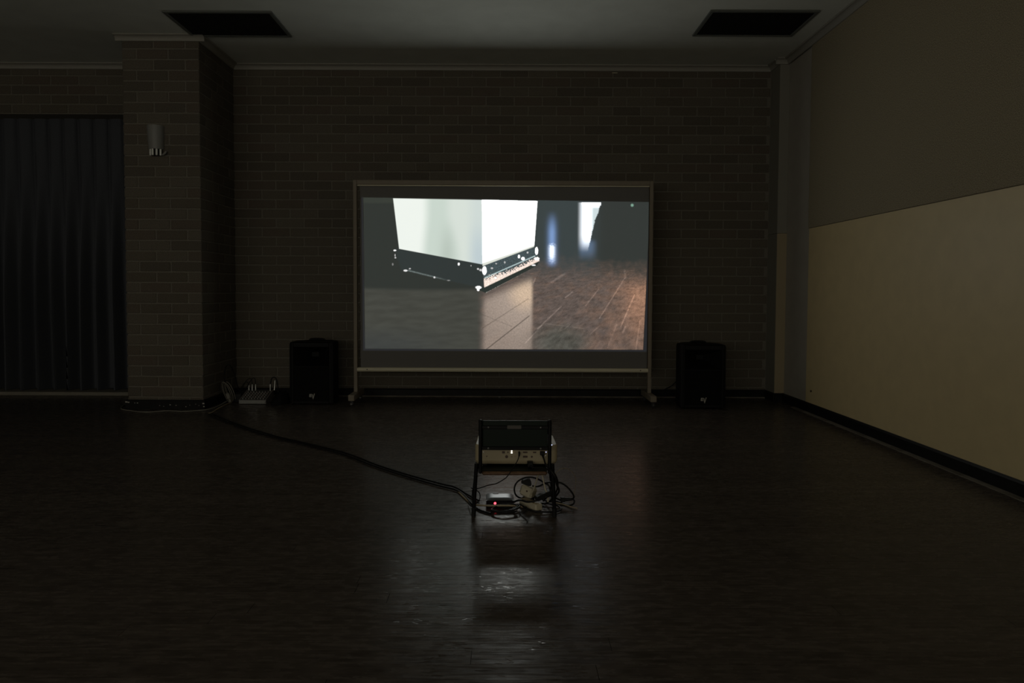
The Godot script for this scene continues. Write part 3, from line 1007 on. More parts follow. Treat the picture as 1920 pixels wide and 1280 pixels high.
# ---- the projector on the chair
func build_projector() -> void:
	var t := thing("projector", "white video projector on the small chair, its row of sockets facing the room", "projector", Vector3(0.053, 0.187, -3.19))
	var o := Vector3(-0.053, -0.187, 3.19)
	var b := mb()
	# a low body with rounded corners seen from above
	var outline := []
	var hx := 0.171
	var hz := 0.118
	for q in [[1, 1, 0.0], [-1, 1, 0.5], [-1, -1, 1.0], [1, -1, 1.5]]:
		for k in 6:
			var a: float = PI * (q[2] + 0.5 * k / 5.0)
			var r: float = 0.022 if q[1] > 0 else 0.03
			outline.append(Vector2(q[0] * (hx - r - (0.004 if q[1] < 0 else 0.0)) + r * cos(a), q[1] * (hz - r) + r * sin(a)))
	var levels := [[0.010, 0.955], [0.016, 0.985], [0.024, 1.0], [0.082, 1.0], [0.087, 0.992], [0.0895, 0.975]]
	for i in levels.size() - 1:
		for k in outline.size():
			var p: Vector2 = outline[k]
			var q: Vector2 = outline[(k + 1) % outline.size()]
			var y0: float = levels[i][0]
			var y1: float = levels[i + 1][0]
			var s0: float = levels[i][1]
			var s1: float = levels[i + 1][1]
			var rise: float = (s0 - s1) * 0.12 / (y1 - y0)
			var np := Vector3(p.x / hx / hx, 0, p.y / hz / hz)
			var e := (q - p).normalized()
			np = Vector3(e.y, rise, -e.x).normalized()
			var v := [Vector3(p.x * s0, y0, p.y * s0), Vector3(q.x * s0, y0, q.y * s0), Vector3(q.x * s1, y1, q.y * s1), Vector3(p.x * s1, y1, p.y * s1)]
			b.poly(v, np)
	for side in [0, levels.size() - 1]:
		var fan := []
		for p in outline:
			fan.append(Vector3(p.x * levels[side][1], levels[side][0], p.y * levels[side][1]))
		b.poly(fan, Vector3.DOWN if side == 0 else Vector3.UP)
	var body := obj("body", b, M.projector, t)
	for x in [-0.13, 0.13]:
		for z in [-0.085, 0.09]:
			var f := mb()
			f.cyl(Vector3(x, 0.0005, z), Vector3(x, 0.0115, z), 0.012)
			obj("foot", f, M.dark_plastic, t)
	var zf := hz + 0.0005
	var lens := mb()
	lens.T = Transform3D(Basis(Vector3.RIGHT, -PI * 0.5), Vector3(-0.07, 0.055, -hz - 0.0005))
	lens.lathe([Vector2(0.034, -0.004), Vector2(0.034, 0.012), Vector2(0.030, 0.015), Vector2(0.026, 0.010), Vector2(0, 0.004)], 24)
	obj("lens", lens, M.gloss_black, t)
	# sockets on the back
	var rect := func(called: String, x: float, y: float, w: float, h: float, m: Material, d := 0.0016) -> void:
		var s := mb()
		s.box(Vector3(x, y, 3.072 - 6.144) + o + Vector3(0, 0, 0), Vector3(w, h, d * 2.0), minf(0.0006, d * 0.5))
		obj(called, s, m, body)
	var disc := func(called: String, x: float, y: float, r: float, m: Material) -> void:
		var s := mb()
		s.T = Transform3D(Basis(Vector3.RIGHT, PI * 0.5), Vector3(x, y, -3.0725) + o)
		s.lathe([Vector2(r, 0), Vector2(r, 0.0018), Vector2(r * 0.7, 0.0020), Vector2(r * 0.6, 0.0008), Vector2(0, 0.0008)], 16)
		obj(called, s, m, body)
	rect.call("network_socket", 0.000, 0.246, 0.0115, 0.009, M.port)
	rect.call("small_socket", 0.0185, 0.246, 0.005, 0.006, M.port)
	rect.call("indicator_light", 0.0340, 0.2515, 0.0060, 0.0042, M.white_led)
	rect.call("indicator_light", 0.0340, 0.2440, 0.0066, 0.0044, M.white_led)
	rect.call("screen_socket", 0.0900, 0.2465, 0.019, 0.006, M.port)
	rect.call("screen_socket", 0.0905, 0.228, 0.019, 0.008, M.port)
	rect.call("slot_socket", 0.1290, 0.246, 0.014, 0.0055, M.port)
	disc.call("round_socket", 0.0130, 0.228, 0.0062, M.port)
	disc.call("round_socket", 0.1175, 0.228, 0.0042, M.port)
	disc.call("audio_socket", 0.0345, 0.228, 0.0040, M.beige_cable)
	disc.call("audio_socket", 0.0480, 0.2455, 0.0040, M.beige_cable)
	disc.call("audio_socket", 0.0480, 0.229, 0.0036, M.beige_cable)
	disc.call("screw", -0.083, 0.246, 0.0026, M.steel)
	disc.call("screw", 0.175, 0.232, 0.0026, M.steel)
	disc.call("lock_slot", -0.069, 0.229, 0.0026, M.port)
	rect.call("indicator_light", 0.1765, 0.2475, 0.0024, 0.0034, M.blue_led)
	rect.call("power_inlet", 0.1105, 0.205, 0.024, 0.012, M.dark_plastic)
	for y in [0.2135, 0.208]:
		rect.call("moulding_line", 0.03, y - 0.004, 0.30 if y > 0.21 else 0.20, 0.0009, M.beige_cable, 0.0011)
	var led := mb()
	led.T = Transform3D(Basis(), Vector3(0.199, 0.2745, -3.0765) + o)
	led.lathe([Vector2(0.0034, 0), Vector2(0.0030, 0.003), Vector2(0, 0.0042)], 12)
	obj("status_light", led, M.blue_led, t)
	var vent := mb()
	for k in 7:
		vent.box(Vector3(0.170, 0.040 + 0.006 * k, 0.03), Vector3(0.003, 0.0022, 0.10))
	obj("side_vent", vent, M.port, t)


# ---- loudspeakers
func build_speakers() -> void:
	speaker(Vector3(-1.535, 0, -5.93), 0.0, "black loudspeaker left of the screen, beside the mixing desk")
	speaker(Vector3(1.556, 0, -5.80), -0.03, "black loudspeaker right of the screen, near the cream wall")


var speaker0: Node3D


func speaker(at: Vector3, turn: float, label: String) -> void:
	if speaker0:
		var c: Node3D = speaker0.duplicate()
		c.name = numbered("loudspeaker")
		add_child(c)
		c.position = at
		c.rotation.y = turn
		tag(c, label, "loudspeaker", "loudspeakers beside the screen")
		return
	var t := thing("loudspeaker", label, "loudspeaker", at, "loudspeakers beside the screen")
	t.rotation.y = turn
	speaker0 = t
	var H := 0.500
	var cab := mb()
	# plan of the cabinet, straight sides then a taper to the back; drawn in x and -z, carried up in y
	var hw := 0.178
	var plan := [Vector2(-hw + 0.02, 0.0), Vector2(hw - 0.02, 0.0), Vector2(hw - 0.006, -0.006), Vector2(hw, -0.02), Vector2(hw - 0.006, -0.20), Vector2(0.10, -0.315), Vector2(0.08, -0.33), Vector2(-0.08, -0.33), Vector2(-0.10, -0.315), Vector2(-hw + 0.006, -0.20), Vector2(-hw, -0.02), Vector2(-hw + 0.006, -0.006)]
	var levels := [[0.006, 0.97], [0.014, 0.99], [0.028, 1.0], [H - 0.022, 1.0], [H - 0.008, 0.985], [H, 0.955]]
	# the front is a frame round a recess, so the front side of the ring is left to the baffle below
	for i in levels.size() - 1:
		for k in plan.size():
			if k == 0:
				continue
			var p: Vector2 = plan[k]
			var q: Vector2 = plan[(k + 1) % plan.size()]
			var v := []
			for e in [[p, i], [q, i], [q, i + 1], [p, i + 1]]:
				var s: float = levels[e[1]][1]
				v.append(Vector3(e[0].x * s, levels[e[1]][0], -0.16 + (e[0].y + 0.16) * s))
			var d := q - p
			var n := Vector3(-d.y, 0.0, d.x).normalized()
			if n.dot(Vector3((p + q).x * 0.5, 0, (p + q).y * 0.5 + 0.16)) < 0.0:
				n = -n
			cab.poly(v, n)
	for e in [0, levels.size() - 1]:
		var fan := []
		for p in plan:
			fan.append(Vector3(p.x * levels[e][1], levels[e][0], -0.16 + (p.y + 0.16) * levels[e][1]))
		cab.poly(fan, Vector3.DOWN if e == 0 else Vector3.UP)
	# front frame: four borders and the bar between horn and grille
	var bx := hw - 0.02
	var ix := 0.142
	for s in [-1.0, 1.0]:
		cab.span(Vector3(s * ix, 0.008, -0.03), Vector3(s * bx, H - 0.004, 0.001), 0.003)
	cab.span(Vector3(-ix, H - 0.040, -0.03), Vector3(ix, H - 0.004, 0.001), 0.003)
	cab.span(Vector3(-ix, 0.008, -0.03), Vector3(ix, 0.030, 0.001), 0.003)
	cab.span(Vector3(-ix, 0.300, -0.03), Vector3(ix, 0.309, 0.002), 0.002)
	obj("cabinet", cab, M.cabinet, t)
	# the horn: a flared rectangular mouth narrowing to a throat
	var horn := mb()
	var mouth := [Vector3(-ix, H - 0.040, -0.004), Vector3(ix, H - 0.040, -0.004), Vector3(ix, 0.309, -0.004), Vector3(-ix, 0.309, -0.004)]
	var throat := [Vector3(-0.028, 0.412, -0.135), Vector3(0.028, 0.412, -0.135), Vector3(0.028, 0.374, -0.135), Vector3(-0.028, 0.374, -0.135)]
	var mid := Vector3(0, 0.39, -0.02)
	for k in 4:
		var a: Vector3 = mouth[k]
		var b: Vector3 = mouth[(k + 1) % 4]
		var c: Vector3 = throat[(k + 1) % 4]
		var d: Vector3 = throat[k]
		var n := (b - a).cross(d - a).normalized()
		if n.dot(mid - (a + c) * 0.5) < 0.0:
			n = -n
		horn.poly([a, b, c, d], n)
	horn.poly(throat, Vector3(0, 0, 1))
	obj("horn", horn, M.horn, t)
	# the steel grille in front of the woofer: a shallow curved sheet with punched rows
	var g := mb()
	var rows := []
	for j in 15:
		var line := []
		for i in 21:
			var u := i / 20.0 * 2.0 - 1.0
			line.append(Vector3(u * ix, lerpf(0.300, 0.030, j / 14.0), -0.006 + 0.004 * (1.0 - u * u)))
		rows.append(line)
	g.surface(rows, -1.0)
	var gr := obj("grille", g, M.speaker_grille, t)
	# emblem: a striped E with a long-tailed V
	var lg := mb()
	lg.T = Transform3D(Basis(), Vector3(0.006, 0.067, 0.0))
	for y in [0.016, 0.007, -0.002]:
		lg.prism([Vector2(-0.022, y - 0.003), Vector2(-0.004, y - 0.003), Vector2(-0.004, y + 0.003), Vector2(-0.020, y + 0.003)], -0.001, 0.001)
	lg.prism([Vector2(-0.024, -0.004), Vector2(-0.018, -0.006), Vector2(-0.015, 0.018), Vector2(-0.021, 0.019)], -0.001, 0.0012)
	lg.prism([Vector2(-0.002, 0.020), Vector2(0.004, -0.024), Vector2(0.009, -0.024), Vector2(0.005, 0.014)], -0.001, 0.001)
	lg.prism([Vector2(0.004, -0.024), Vector2(0.009, -0.024), Vector2(0.022, 0.022), Vector2(0.015, 0.022)], -0.001, 0.001)
	obj("emblem", lg, M.logo, gr)
	var hd := mb()
	hd.tube([Vector3(-0.062, H - 0.003, -0.20), Vector3(-0.05, H + 0.010, -0.20), Vector3(0, H + 0.013, -0.20), Vector3(0.05, H + 0.010, -0.20), Vector3(0.062, H - 0.003, -0.20)], 0.010, 10, 4)
	obj("handle", hd, M.cabinet, t)
	for x in [-0.12, 0.12]:
		for z in [-0.04, -0.19]:
			var f := mb()
			f.cyl(Vector3(x, 0.0, z), Vector3(x, 0.008, z), 0.012)
			obj("foot", f, M.dark_plastic, t)


# ---- the curtain in the opening
func build_curtain() -> void:
	var t := thing("curtain", "dark blue-grey pleated curtain closing the opening left of the brick pier", "curtain", Vector3(-4.4, 0, -6.50))
	var cloth := mb()
	var pitch := 0.1325
	var x0 := -5.98
	var x1 := -2.93
	var per := 20
	var cols := int((x1 - x0) / pitch * per)
	var rows := []
	for j in 25:
		var v := j / 24.0
		var y := lerpf(2.41, 0.034, v)
		var line := []
		for i in cols + 1:
			var x := lerpf(x0, x1, float(i) / cols)
			var ph := fposmod((x - (-2.931 - 0.012)) / pitch, 1.0)
			var id := floorf((x + 2.943) / pitch)
			var wob := sin(id * 12.9) * 0.5 + sin(id * 4.1) * 0.5
			# at the head a flat pleat and a narrow tuck; lower down it opens into a slanting fold with a thin ridge
			var head := 0.040 * (1.0 - pow(absf(ph * 2.0 - 1.0), 5.0))
			var run := 0.40 + 0.06 * wob
			var saw := ph / run if ph < run else (1.0 - ph) / (1.0 - run)
			var k := smoothstep(0.02, 0.75, v)
			var low := (0.165 + 0.02 * wob) * (1.0 - smoothstep(0.0, lerpf(1.0, 0.45, k), 1.0 - saw))
			var z := lerpf(head, low, k) + 0.006 * sin(v * 5.0 + x * 12.8)
			var dx := 0.012 * sin(x * 9.0) * v + 0.018 * smoothstep(0.0, 1.0, v)
			if x > -3.06:
				dx += 0.02 * sin(v * 7.0) * (x + 3.06) / 0.13
			line.append(Vector3(minf(x + dx, -2.915) + 4.4, y, z - 0.125))
		rows.append(line)
	cloth.surface(rows, -1.0)
	obj("cloth", cloth, M.curtain, t)
	var tr := mb()
	tr.span(Vector3(-5.98 + 4.4, 2.405, -0.03), Vector3(-2.92 + 4.4, 2.43, 0.0), 0.002)
	obj("track", tr, M.dark_plastic, t)
	var s := mb()
	s.span(Vector3(ROOM_L, 0, -6.62), Vector3(-2.905, 0.031, -6.385), 0.003)
	struct(obj("trim_10", s, M.sill), "low pale timber sill under the dark curtain", "sill")


func build_sensor() -> void:
	var t := thing("wall_sensor", "off-white wall unit with a slotted lower end high on the brick pier", "sensor", Vector3(-2.632, 1.90, -5.688))
	var b := mb()
	var pts := []
	for j in 9:
		var v := j / 8.0
		var line := []
		for i in 15:
			var a := PI * (i / 14.0)
			var w := lerpf(0.064, 0.055, v)
			var d := lerpf(0.066, 0.060, v)
			line.append(Vector3(-cos(a) * w + 0.004 * v, lerpf(0.243, 0.068, v), sin(a) * d))
		pts.append(line)
	b.surface(pts, -1.0)
	for v in [0, 8]:
		var fan: Array = pts[v]
		b.poly(fan, Vector3.UP if v == 0 else Vector3.DOWN)
	obj("cover", b, M.off_white, t)
	var l := mb()
	for i in 4:
		var a := PI * (0.22 + 0.2 * i)
		var at := Vector3(-cos(a) * 0.046 + 0.006, 0.045, sin(a) * 0.046)
		l.box(at, Vector3(0.013, 0.050, 0.012), 0.003)
	obj("slot_rib", l, M.lens, t)
	var base := mb()
	base.lathe([Vector2(0, 0.020), Vector2(0.036, 0.020), Vector2(0.040, 0.028), Vector2(0.040, 0.070)], 18)
	base.T = Transform3D()
	var o := obj("lower_core", base, M.dark_plastic, t)
	o.position = Vector3(0.006, 0, 0.012)
	o.scale = Vector3(1, 1, 0.28)
	var k := mb()
	k.tube([Vector3(0.048, 0.030, 0.008), Vector3(0.066, 0.030, 0.022), Vector3(0.080, 0.040, 0.026), Vector3(0.083, 0.052, 0.020)], 0.007, 10, 4)
	obj("bracket", k, M.off_white, t)


# ---- the tangle in the left corner
func build_mixer_corner() -> void:
	var t := thing("mixing_desk", "small audio mixing desk with a white front edge on the floor left of the speaker", "mixer", Vector3(-2.015, 0, -6.06))
	var tilt := Transform3D(Basis(Vector3.RIGHT, 0.30), Vector3(0, 0.030, 0.098))
	var b := mb()
	b.T = Transform3D()
	var side := [Vector2(-0.10, 0.004), Vector2(0.105, 0.004), Vector2(0.105, 0.030), Vector2(0.098, 0.034), Vector2(-0.10, 0.088)]
	b.T = Transform3D(Basis(Vector3(0, 0, 1), Vector3(0, 1, 0), Vector3(-1, 0, 0)), Vector3.ZERO)
	b.prism(side, -0.102, 0.102)
	obj("case", b, M.mixer_top, t)
	var fr := mb()
	fr.span(Vector3(-0.104, 0.002, 0.105), Vector3(0.104, 0.033, 0.112), 0.003)
	obj("front_edge", fr, M.off_white, t)
	for s in [-1.0, 1.0]:
		var ck := mb()
		ck.T = Transform3D(Basis(Vector3(0, 0, 1), Vector3(0, 1, 0), Vector3(-1, 0, 0)), Vector3(s * 0.105, 0, 0))
		ck.prism([Vector2(-0.10, 0.002), Vector2(0.106, 0.002), Vector2(0.106, 0.033), Vector2(-0.10, 0.092)], -0.003, 0.003)
		obj("side_cheek", ck, M.knob, t)
	for j in 5:
		for i in 8:
			var k := mb()
			var at := Vector3(-0.083 + 0.0237 * i, 0.0365 + 0.0085 * j + 0.0015, 0.085 - 0.031 * j)
			k.T = Transform3D(Basis(Vector3.RIGHT, 0.27), at)
			k.lathe([Vector2(0.0065, 0), Vector2(0.0055, 0.010), Vector2(0.004, 0.012), Vector2(0, 0.012)], 10)
			obj("knob", k, M.knob if (i + j) % 3 else M.off_white, t)
	for p in [[-2.079, -6.145, 0.0], [-2.052, -6.148, 0.0], [-2.108, -6.15, -0.01]]:
		var j := mb()
		j.cyl(Vector3(p[0], 0.080, p[1]), Vector3(p[0], 0.118 + p[2], p[1]), 0.0065)
		j.cyl(Vector3(p[0], 0.118 + p[2], p[1]), Vector3(p[0], 0.135 + p[2], p[1]), 0.004)
		var o := obj("jack_plug", j, M.steel)
		var names := {-2.079: "left silver jack plug of the pair upright at the desk's rear", -2.052: "right silver jack plug of the pair upright at the desk's rear", -2.108: "lower silver jack plug at the rear left corner of the mixing desk"}
		tag(o, names[p[0]], "plug", "jack plugs in the mixing desk")

	# looped microphone lead standing up at the right rear of the desk
	var m := thing("microphone_lead", "black lead looped upright with two silver plugs between mixing desk and loudspeaker", "cable", Vector3(-1.90, 0, -6.12))
	var w := mb()
	w.tube([Vector3(0.040, 0.005, 0.03), Vector3(0.042, 0.06, 0.0), Vector3(0.038, 0.14, 0), Vector3(0.028, 0.182, 0), Vector3(0.010, 0.197, 0), Vector3(-0.010, 0.186, 0), Vector3(-0.018, 0.150, 0), Vector3(-0.020, 0.11, 0)], 0.005, 8, 6)
	obj("lead", w, M.cable, m)
	var p1 := mb()
	p1.cyl(Vector3(0.017, 0.130, 0.006), Vector3(0.020, 0.172, 0.006), 0.0085)
	p1.cyl(Vector3(0.014, 0.092, 0.008), Vector3(0.017, 0.130, 0.006), 0.006)
	obj("plug", p1, M.steel, m)
	var p2 := mb()
	p2.cyl(Vector3(-0.021, 0.122, 0.004), Vector3(-0.019, 0.140, 0.004), 0.0085)
	p2.cyl(Vector3(-0.021, 0.084, 0.004), Vector3(-0.021, 0.122, 0.004), 0.0045)
	obj("plug", p2, M.steel, m)

	# low black bag
	var bag := mb()
	var pts := []
	for j in 13:
		var v := j / 12.0
		var line := []
		for i in 25:
			var a := TAU * i / 24.0
			var r := sin(PI * (0.03 + 0.94 * v) * 0.5)
			var lump := 1.0 + 0.10 * sin(a * 3.0 + 1.0) + 0.06 * sin(a * 7.0)
			var x := cos(a) * 0.070 * r * lump
			var z := sin(a) * 0.13 * r * lump
			var top := 0.085 + 0.045 * clampf((x + 0.02) / 0.12, -1.0, 1.0)
			line.append(Vector3(x, maxf(0.0, top * cos(PI * 0.5 * v) * (1.0 + 0.08 * sin(a * 5.0 + v * 6.0))), z))
		pts.append(line)
	bag.surface(pts, -1.0)
	var bo := obj("soft_bag", bag, M.bag)
	bo.position = Vector3(-1.80, 0, -6.00)
	tag(bo, "low slumped black bag on the floor between mixing desk and left loudspeaker", "bag")

	# tall loop of thin black lead leaning in the corner
	var lp := mb()
	lp.tube([Vector3(-2.16, 0.006, -6.03), Vector3(-2.205, 0.05, -6.03), Vector3(-2.235, 0.11, -6.02), Vector3(-2.253, 0.17, -6.01), Vector3(-2.257, 0.235, -6.01), Vector3(-2.246, 0.288, -6.01), Vector3(-2.225, 0.308, -6.01), Vector3(-2.204, 0.290, -6.02), Vector3(-2.188, 0.24, -6.03), Vector3(-2.172, 0.17, -6.04), Vector3(-2.155, 0.10, -6.06), Vector3(-2.118, 0.02, -6.17), Vector3(-2.08, 0.006, -6.20)], 0.0045, 8, 6)
	tag(obj("standing_cable", lp, M.cable), "tall narrow loop of black cable leaning against the pier in the corner", "cable")

	# black power packs and a coil of pale cord
	var pk := mb()
	pk.span(Vector3(-2.20, 0, -6.15), Vector3(-2.13, 0.075, -6.03), 0.006)
	tag(obj("power_supply", pk, M.dark_plastic), "black power supply block on the floor between pale cord coil and mixing desk", "power supply")
	var cc := mb()
	for k in 4:
		var ring := []
		for i in 19:
			var a := TAU * i / 18.0
			var rx := 0.026 + 0.004 * sin(k * 2.1)
			var ry := 0.080 + 0.008 * cos(k * 1.7)
			var y := sin(a) * ry
			ring.append(Vector3(-2.228 + cos(a) * rx - y * 0.25 + 0.005 * k, 0.088 + y + 0.004 * sin(k * 3.0), -5.98 - 0.012 * k + 0.02 * sin(a)))
		cc.tube(ring, 0.0035, 6, 3)
	tag(obj("cord_coil", cc, M.dull_cord), "upright coil of thin pale cord in the corner beside the brick pier", "cable")
	var cp := mb()
	cp.T = Transform3D(Basis(Vector3(0, 0, 1), 0.35), Vector3(-2.212, 0.062, -5.965))
	cp.box(Vector3.ZERO, Vector3(0.030, 0.052, 0.028), 0.007)
	cp.box(Vector3(0, -0.038, 0), Vector3(0.018, 0.030, 0.018), 0.005)
	tag(obj("mains_plug", cp, M.dull_cord), "pale mains plug hanging on the front of the cord coil", "plug")

	# thin leads arching from the coil to the desk
	var arches := [[Vector3(-2.19, 0.05, -6.12), Vector3(-2.16, 0.13, -6.16), Vector3(-2.13, 0.15, -6.17), Vector3(-2.108, 0.125, -6.15)], [Vector3(-2.17, 0.07, -6.13), Vector3(-2.14, 0.16, -6.18), Vector3(-2.10, 0.175, -6.18), Vector3(-2.079, 0.134, -6.145)], [Vector3(-2.15, 0.07, -6.14), Vector3(-2.10, 0.17, -6.19), Vector3(-2.07, 0.18, -6.18), Vector3(-2.052, 0.134, -6.148)]]
	var say := ["lowest of the three thin leads arching into the rear of the mixing desk", "middle of the three thin leads arching into the rear of the mixing desk", "tallest of the three thin leads arching into the rear of the mixing desk"]
	for i in 3:
		var a := mb()
		a.tube(arches[i], 0.003, 6, 7)
		tag(obj("audio_lead", a, M.cable), say[i], "cable", "leads arching into the mixing desk")

	# white cord round the foot of the pier, and a pale cord end
	var wc := mb()
	wc.tube([Vector3(-3.02, 0.005, -5.96), Vector3(-2.952, 0.005, -5.735), Vector3(-2.895, 0.005, -5.635), Vector3(-2.80, 0.005, -5.57), Vector3(-2.690, 0.005, -5.515), Vector3(-2.611, 0.005, -5.520), Vector3(-2.52, 0.005, -5.575), Vector3(-2.40, 0.005, -5.545), Vector3(-2.31, 0.005, -5.59), Vector3(-2.255, 0.005, -5.63), Vector3(-2.235, 0.005, -5.72), Vector3(-2.24, 0.005, -5.88), Vector3(-2.225, 0.02, -5.96)], 0.0045, 7, 6)
	tag(obj("extension_lead", wc, M.dull_cord), "white cord lying on the floor round the foot of the brick pier", "cable")
	var wc2 := mb()
	wc2.tube([Vector3(-2.175, 0.0045, -5.463), Vector3(-2.168, 0.0045, -5.52), Vector3(-2.19, 0.0045, -5.68), Vector3(-2.205, 0.0045, -5.88), Vector3(-2.20, 0.006, -5.99)], 0.004, 7, 6)
	tag(obj("extension_lead", wc2, M.beige_cable), "short pale cord running from the coil to the black floor cables", "cable")


func cable(called: String, way: Array, r: float, m: Material, label: String, group := "") -> void:
	var c := mb()
	c.tube(way, r, 8, 7)
	tag(obj(called, c, m), label, "cable", group)


# ---- things under and round the chair
func build_floor_clutter() -> void:
	var V := func(x: float, y: float, z: float) -> Vector3: return Vector3(x, y, z)
	cable("floor_cable", [Vector3(-2.166, 0.006, -5.439), Vector3(-1.876, 0.006, -5.067), Vector3(-1.485, 0.006, -4.637), Vector3(-1.222, 0.006, -4.409), Vector3(-0.905, 0.006, -4.119), Vector3(-0.678, 0.006, -3.841), Vector3(-0.484, 0.006, -3.629), Vector3(-0.312, 0.006, -3.458), Vector3(-0.217, 0.006, -3.374), Vector3(-0.173, 0.006, -3.277), Vector3(-0.140, 0.006, -3.168), Vector3(-0.100, 0.005, -3.070), Vector3(-0.052, 0.005, -3.018)], 0.0048, M.cable, "longest black cable, crossing the floor from the pier to the coil under the chair", "black cables across the floor")
	cable("floor_cable", [Vector3(-2.150, 0.006, -5.466), Vector3(-1.860, 0.006, -5.090), Vector3(-1.468, 0.006, -4.660), Vector3(-1.205, 0.006, -4.430), Vector3(-0.885, 0.006, -4.140), Vector3(-0.662, 0.006, -3.860), Vector3(-0.470, 0.006, -3.650), Vector3(-0.290, 0.006, -3.480), Vector3(-0.222, 0.006, -3.420), Vector3(-0.160, 0.006, -3.300), Vector3(-0.105, 0.006, -3.200)], 0.0045, M.cable, "black cable on the screen side of the floor run, ending behind the left chair leg", "black cables across the floor")
	cable("beige_cable", [Vector3(-0.201, 0.0045, -3.345), Vector3(-0.150, 0.0045, -3.195), Vector3(-0.120, 0.006, -3.141), Vector3(-0.085, 0.018, -3.088), Vector3(-0.045, 0.022, -3.072), Vector3(0.000, 0.022, -3.074), Vector3(0.045, 0.020, -3.078), Vector3(0.085, 0.012, -3.09)], 0.004, M.beige_cable, "beige cable passing in front of the silver media player")
	cable("audio_cable", [Vector3(0.065, 0.246, -3.062), Vector3(0.065, 0.240, -3.052), Vector3(0.062, 0.230, -3.042), Vector3(0.055, 0.219, -3.020), Vector3(0.043, 0.206, -2.990), Vector3(0.028, 0.188, -2.970), Vector3(0.011, 0.166, -2.970), Vector3(-0.011, 0.148, -2.980), Vector3(-0.032, 0.135, -2.990), Vector3(-0.058, 0.130, -2.990), Vector3(-0.080, 0.124, -2.985), Vector3(-0.103, 0.119, -2.978), Vector3(-0.124, 0.121, -2.975), Vector3(-0.130, 0.115, -3.0), Vector3(-0.112, 0.100, -3.025), Vector3(-0.097, 0.085, -3.028), Vector3(-0.097, 0.062, -3.025), Vector3(-0.112, 0.045, -3.02), Vector3(-0.135, 0.02, -3.08), Vector3(-0.15, 0.012, -3.17)], 0.0021, M.cable, "thin black audio cable drooping from the projector's sockets to the left chair leg")
	var plug := mb()
	plug.cyl(Vector3(0.065, 0.247, -3.070), Vector3(0.065, 0.245, -3.055), 0.0042)
	plug.cyl(Vector3(0.065, 0.245, -3.055), Vector3(0.064, 0.236, -3.047), 0.0036)
	tag(obj("audio_plug", plug, M.dark_plastic), "small black audio plug in the middle of the projector's socket row", "plug")
	var bp := mb()
	bp.span(Vector3(0.151, 0.239, -3.0705), Vector3(0.169, 0.253, -3.045), 0.002)
	bp.cyl(Vector3(0.160, 0.242, -3.050), Vector3(0.164, 0.232, -3.038), 0.005, 0.004)
	tag(obj("video_plug", bp, M.dark_plastic), "square black video plug at the right end of the projector's sockets", "plug")
	cable("video_cable", [Vector3(0.164, 0.233, -3.040), Vector3(0.168, 0.221, -3.030), Vector3(0.172, 0.209, -3.012), Vector3(0.180, 0.203, -2.992), Vector3(0.197, 0.193, -2.970), Vector3(0.212, 0.170, -2.965), Vector3(0.220, 0.139, -2.985), Vector3(0.220, 0.104, -3.025), Vector3(0.212, 0.075, -3.050), Vector3(0.200, 0.040, -3.10), Vector3(0.185, 0.012, -3.15), Vector3(0.150, 0.007, -3.168)], 0.0036, M.cable, "black video cable hanging over the right edge of the chair seat")
	var ip := mb()
	ip.span(Vector3(0.099, 0.190, -3.0695), Vector3(0.122, 0.213, -3.038), 0.003)
	ip.cyl(Vector3(0.111, 0.197, -3.040), Vector3(0.124, 0.192, -3.022), 0.006, 0.0045)
	tag(obj("power_plug", ip, M.dark_plastic), "black power plug in the inlet low on the projector's back", "plug")
	cable("power_cable", [Vector3(0.124, 0.193, -3.022), Vector3(0.140, 0.194, -3.010), Vector3(0.158, 0.197, -2.998), Vector3(0.187, 0.197, -2.965), Vector3(0.206, 0.175, -2.955), Vector3(0.214, 0.141, -2.965), Vector3(0.226, 0.107, -3.000), Vector3(0.222, 0.076, -3.050), Vector3(0.200, 0.03, -3.11), Vector3(0.18, 0.012, -3.19), Vector3(0.15, 0.02, -3.22)], 0.0042, M.cable, "thicker black power cable drooping beside the right rear chair leg")

	# the media player
	var t := thing("media_player", "small silver media player with a red light on the floor under the chair", "media player", Vector3(-0.0150, 0, -3.157))
	t.rotation.y = 0.03
	var b := mb()
	b.span(Vector3(-0.058, 0.002, -0.047), Vector3(0.058, 0.034, 0.050), 0.004)
	obj("base", b, M.gloss_black, t)
	var rows := []
	for j in 9:
		var v := j / 8.0
		var line := []
		for i in 13:
			var u := i / 12.0 * 2.0 - 1.0
			var edge := maxf(absf(u), absf(v * 2.0 - 1.0))
			line.append(Vector3(u * 0.059, 0.034 + 0.009 * (1.0 - pow(edge, 6.0)), lerpf(-0.048, 0.051, v)))
		rows.append(line)
	var lid := mb()
	lid.surface(rows, -1.0)
	var lo := obj("lid", lid, M.silver, t)
	var mark := mb()
	mark.T = Transform3D(Basis(), Vector3(-0.017, 0.0434, -0.030))
	mark.lathe([Vector2(0.013, -0.0004), Vector2(0.013, 0.0004), Vector2(0, 0.0005)], 20)
	var mo := obj("badge", mark, M.port, lo)
	mo.scale = Vector3(1, 1, 0.8)
	var led := mb()
	led.T = Transform3D(Basis(Vector3.RIGHT, PI * 0.5), Vector3(-0.021, 0.022, 0.050))
	led.lathe([Vector2(0.0052, 0.0), Vector2(0.0047, 0.0012), Vector2(0, 0.0016)], 16)
	obj("power_light", led, M.red_led, t)

	# coil of black cable in front of the player
	var co := mb()
	var way := []
	for i in 56:
		var a := TAU * i / 13.3 + 0.4
		var r := 1.0 + 0.16 * sin(i * 0.9) + 0.1 * sin(i * 0.37)
		way.append(Vector3(0.004 + cos(a) * 0.056 * r + 0.006 * sin(i * 0.21), 0.006 + 0.011 * (0.5 + 0.5 * sin(i * 0.53)) + 0.00018 * i, -3.048 + sin(a) * 0.040 * r))
	co.tube(way, 0.0032, 7, 4)
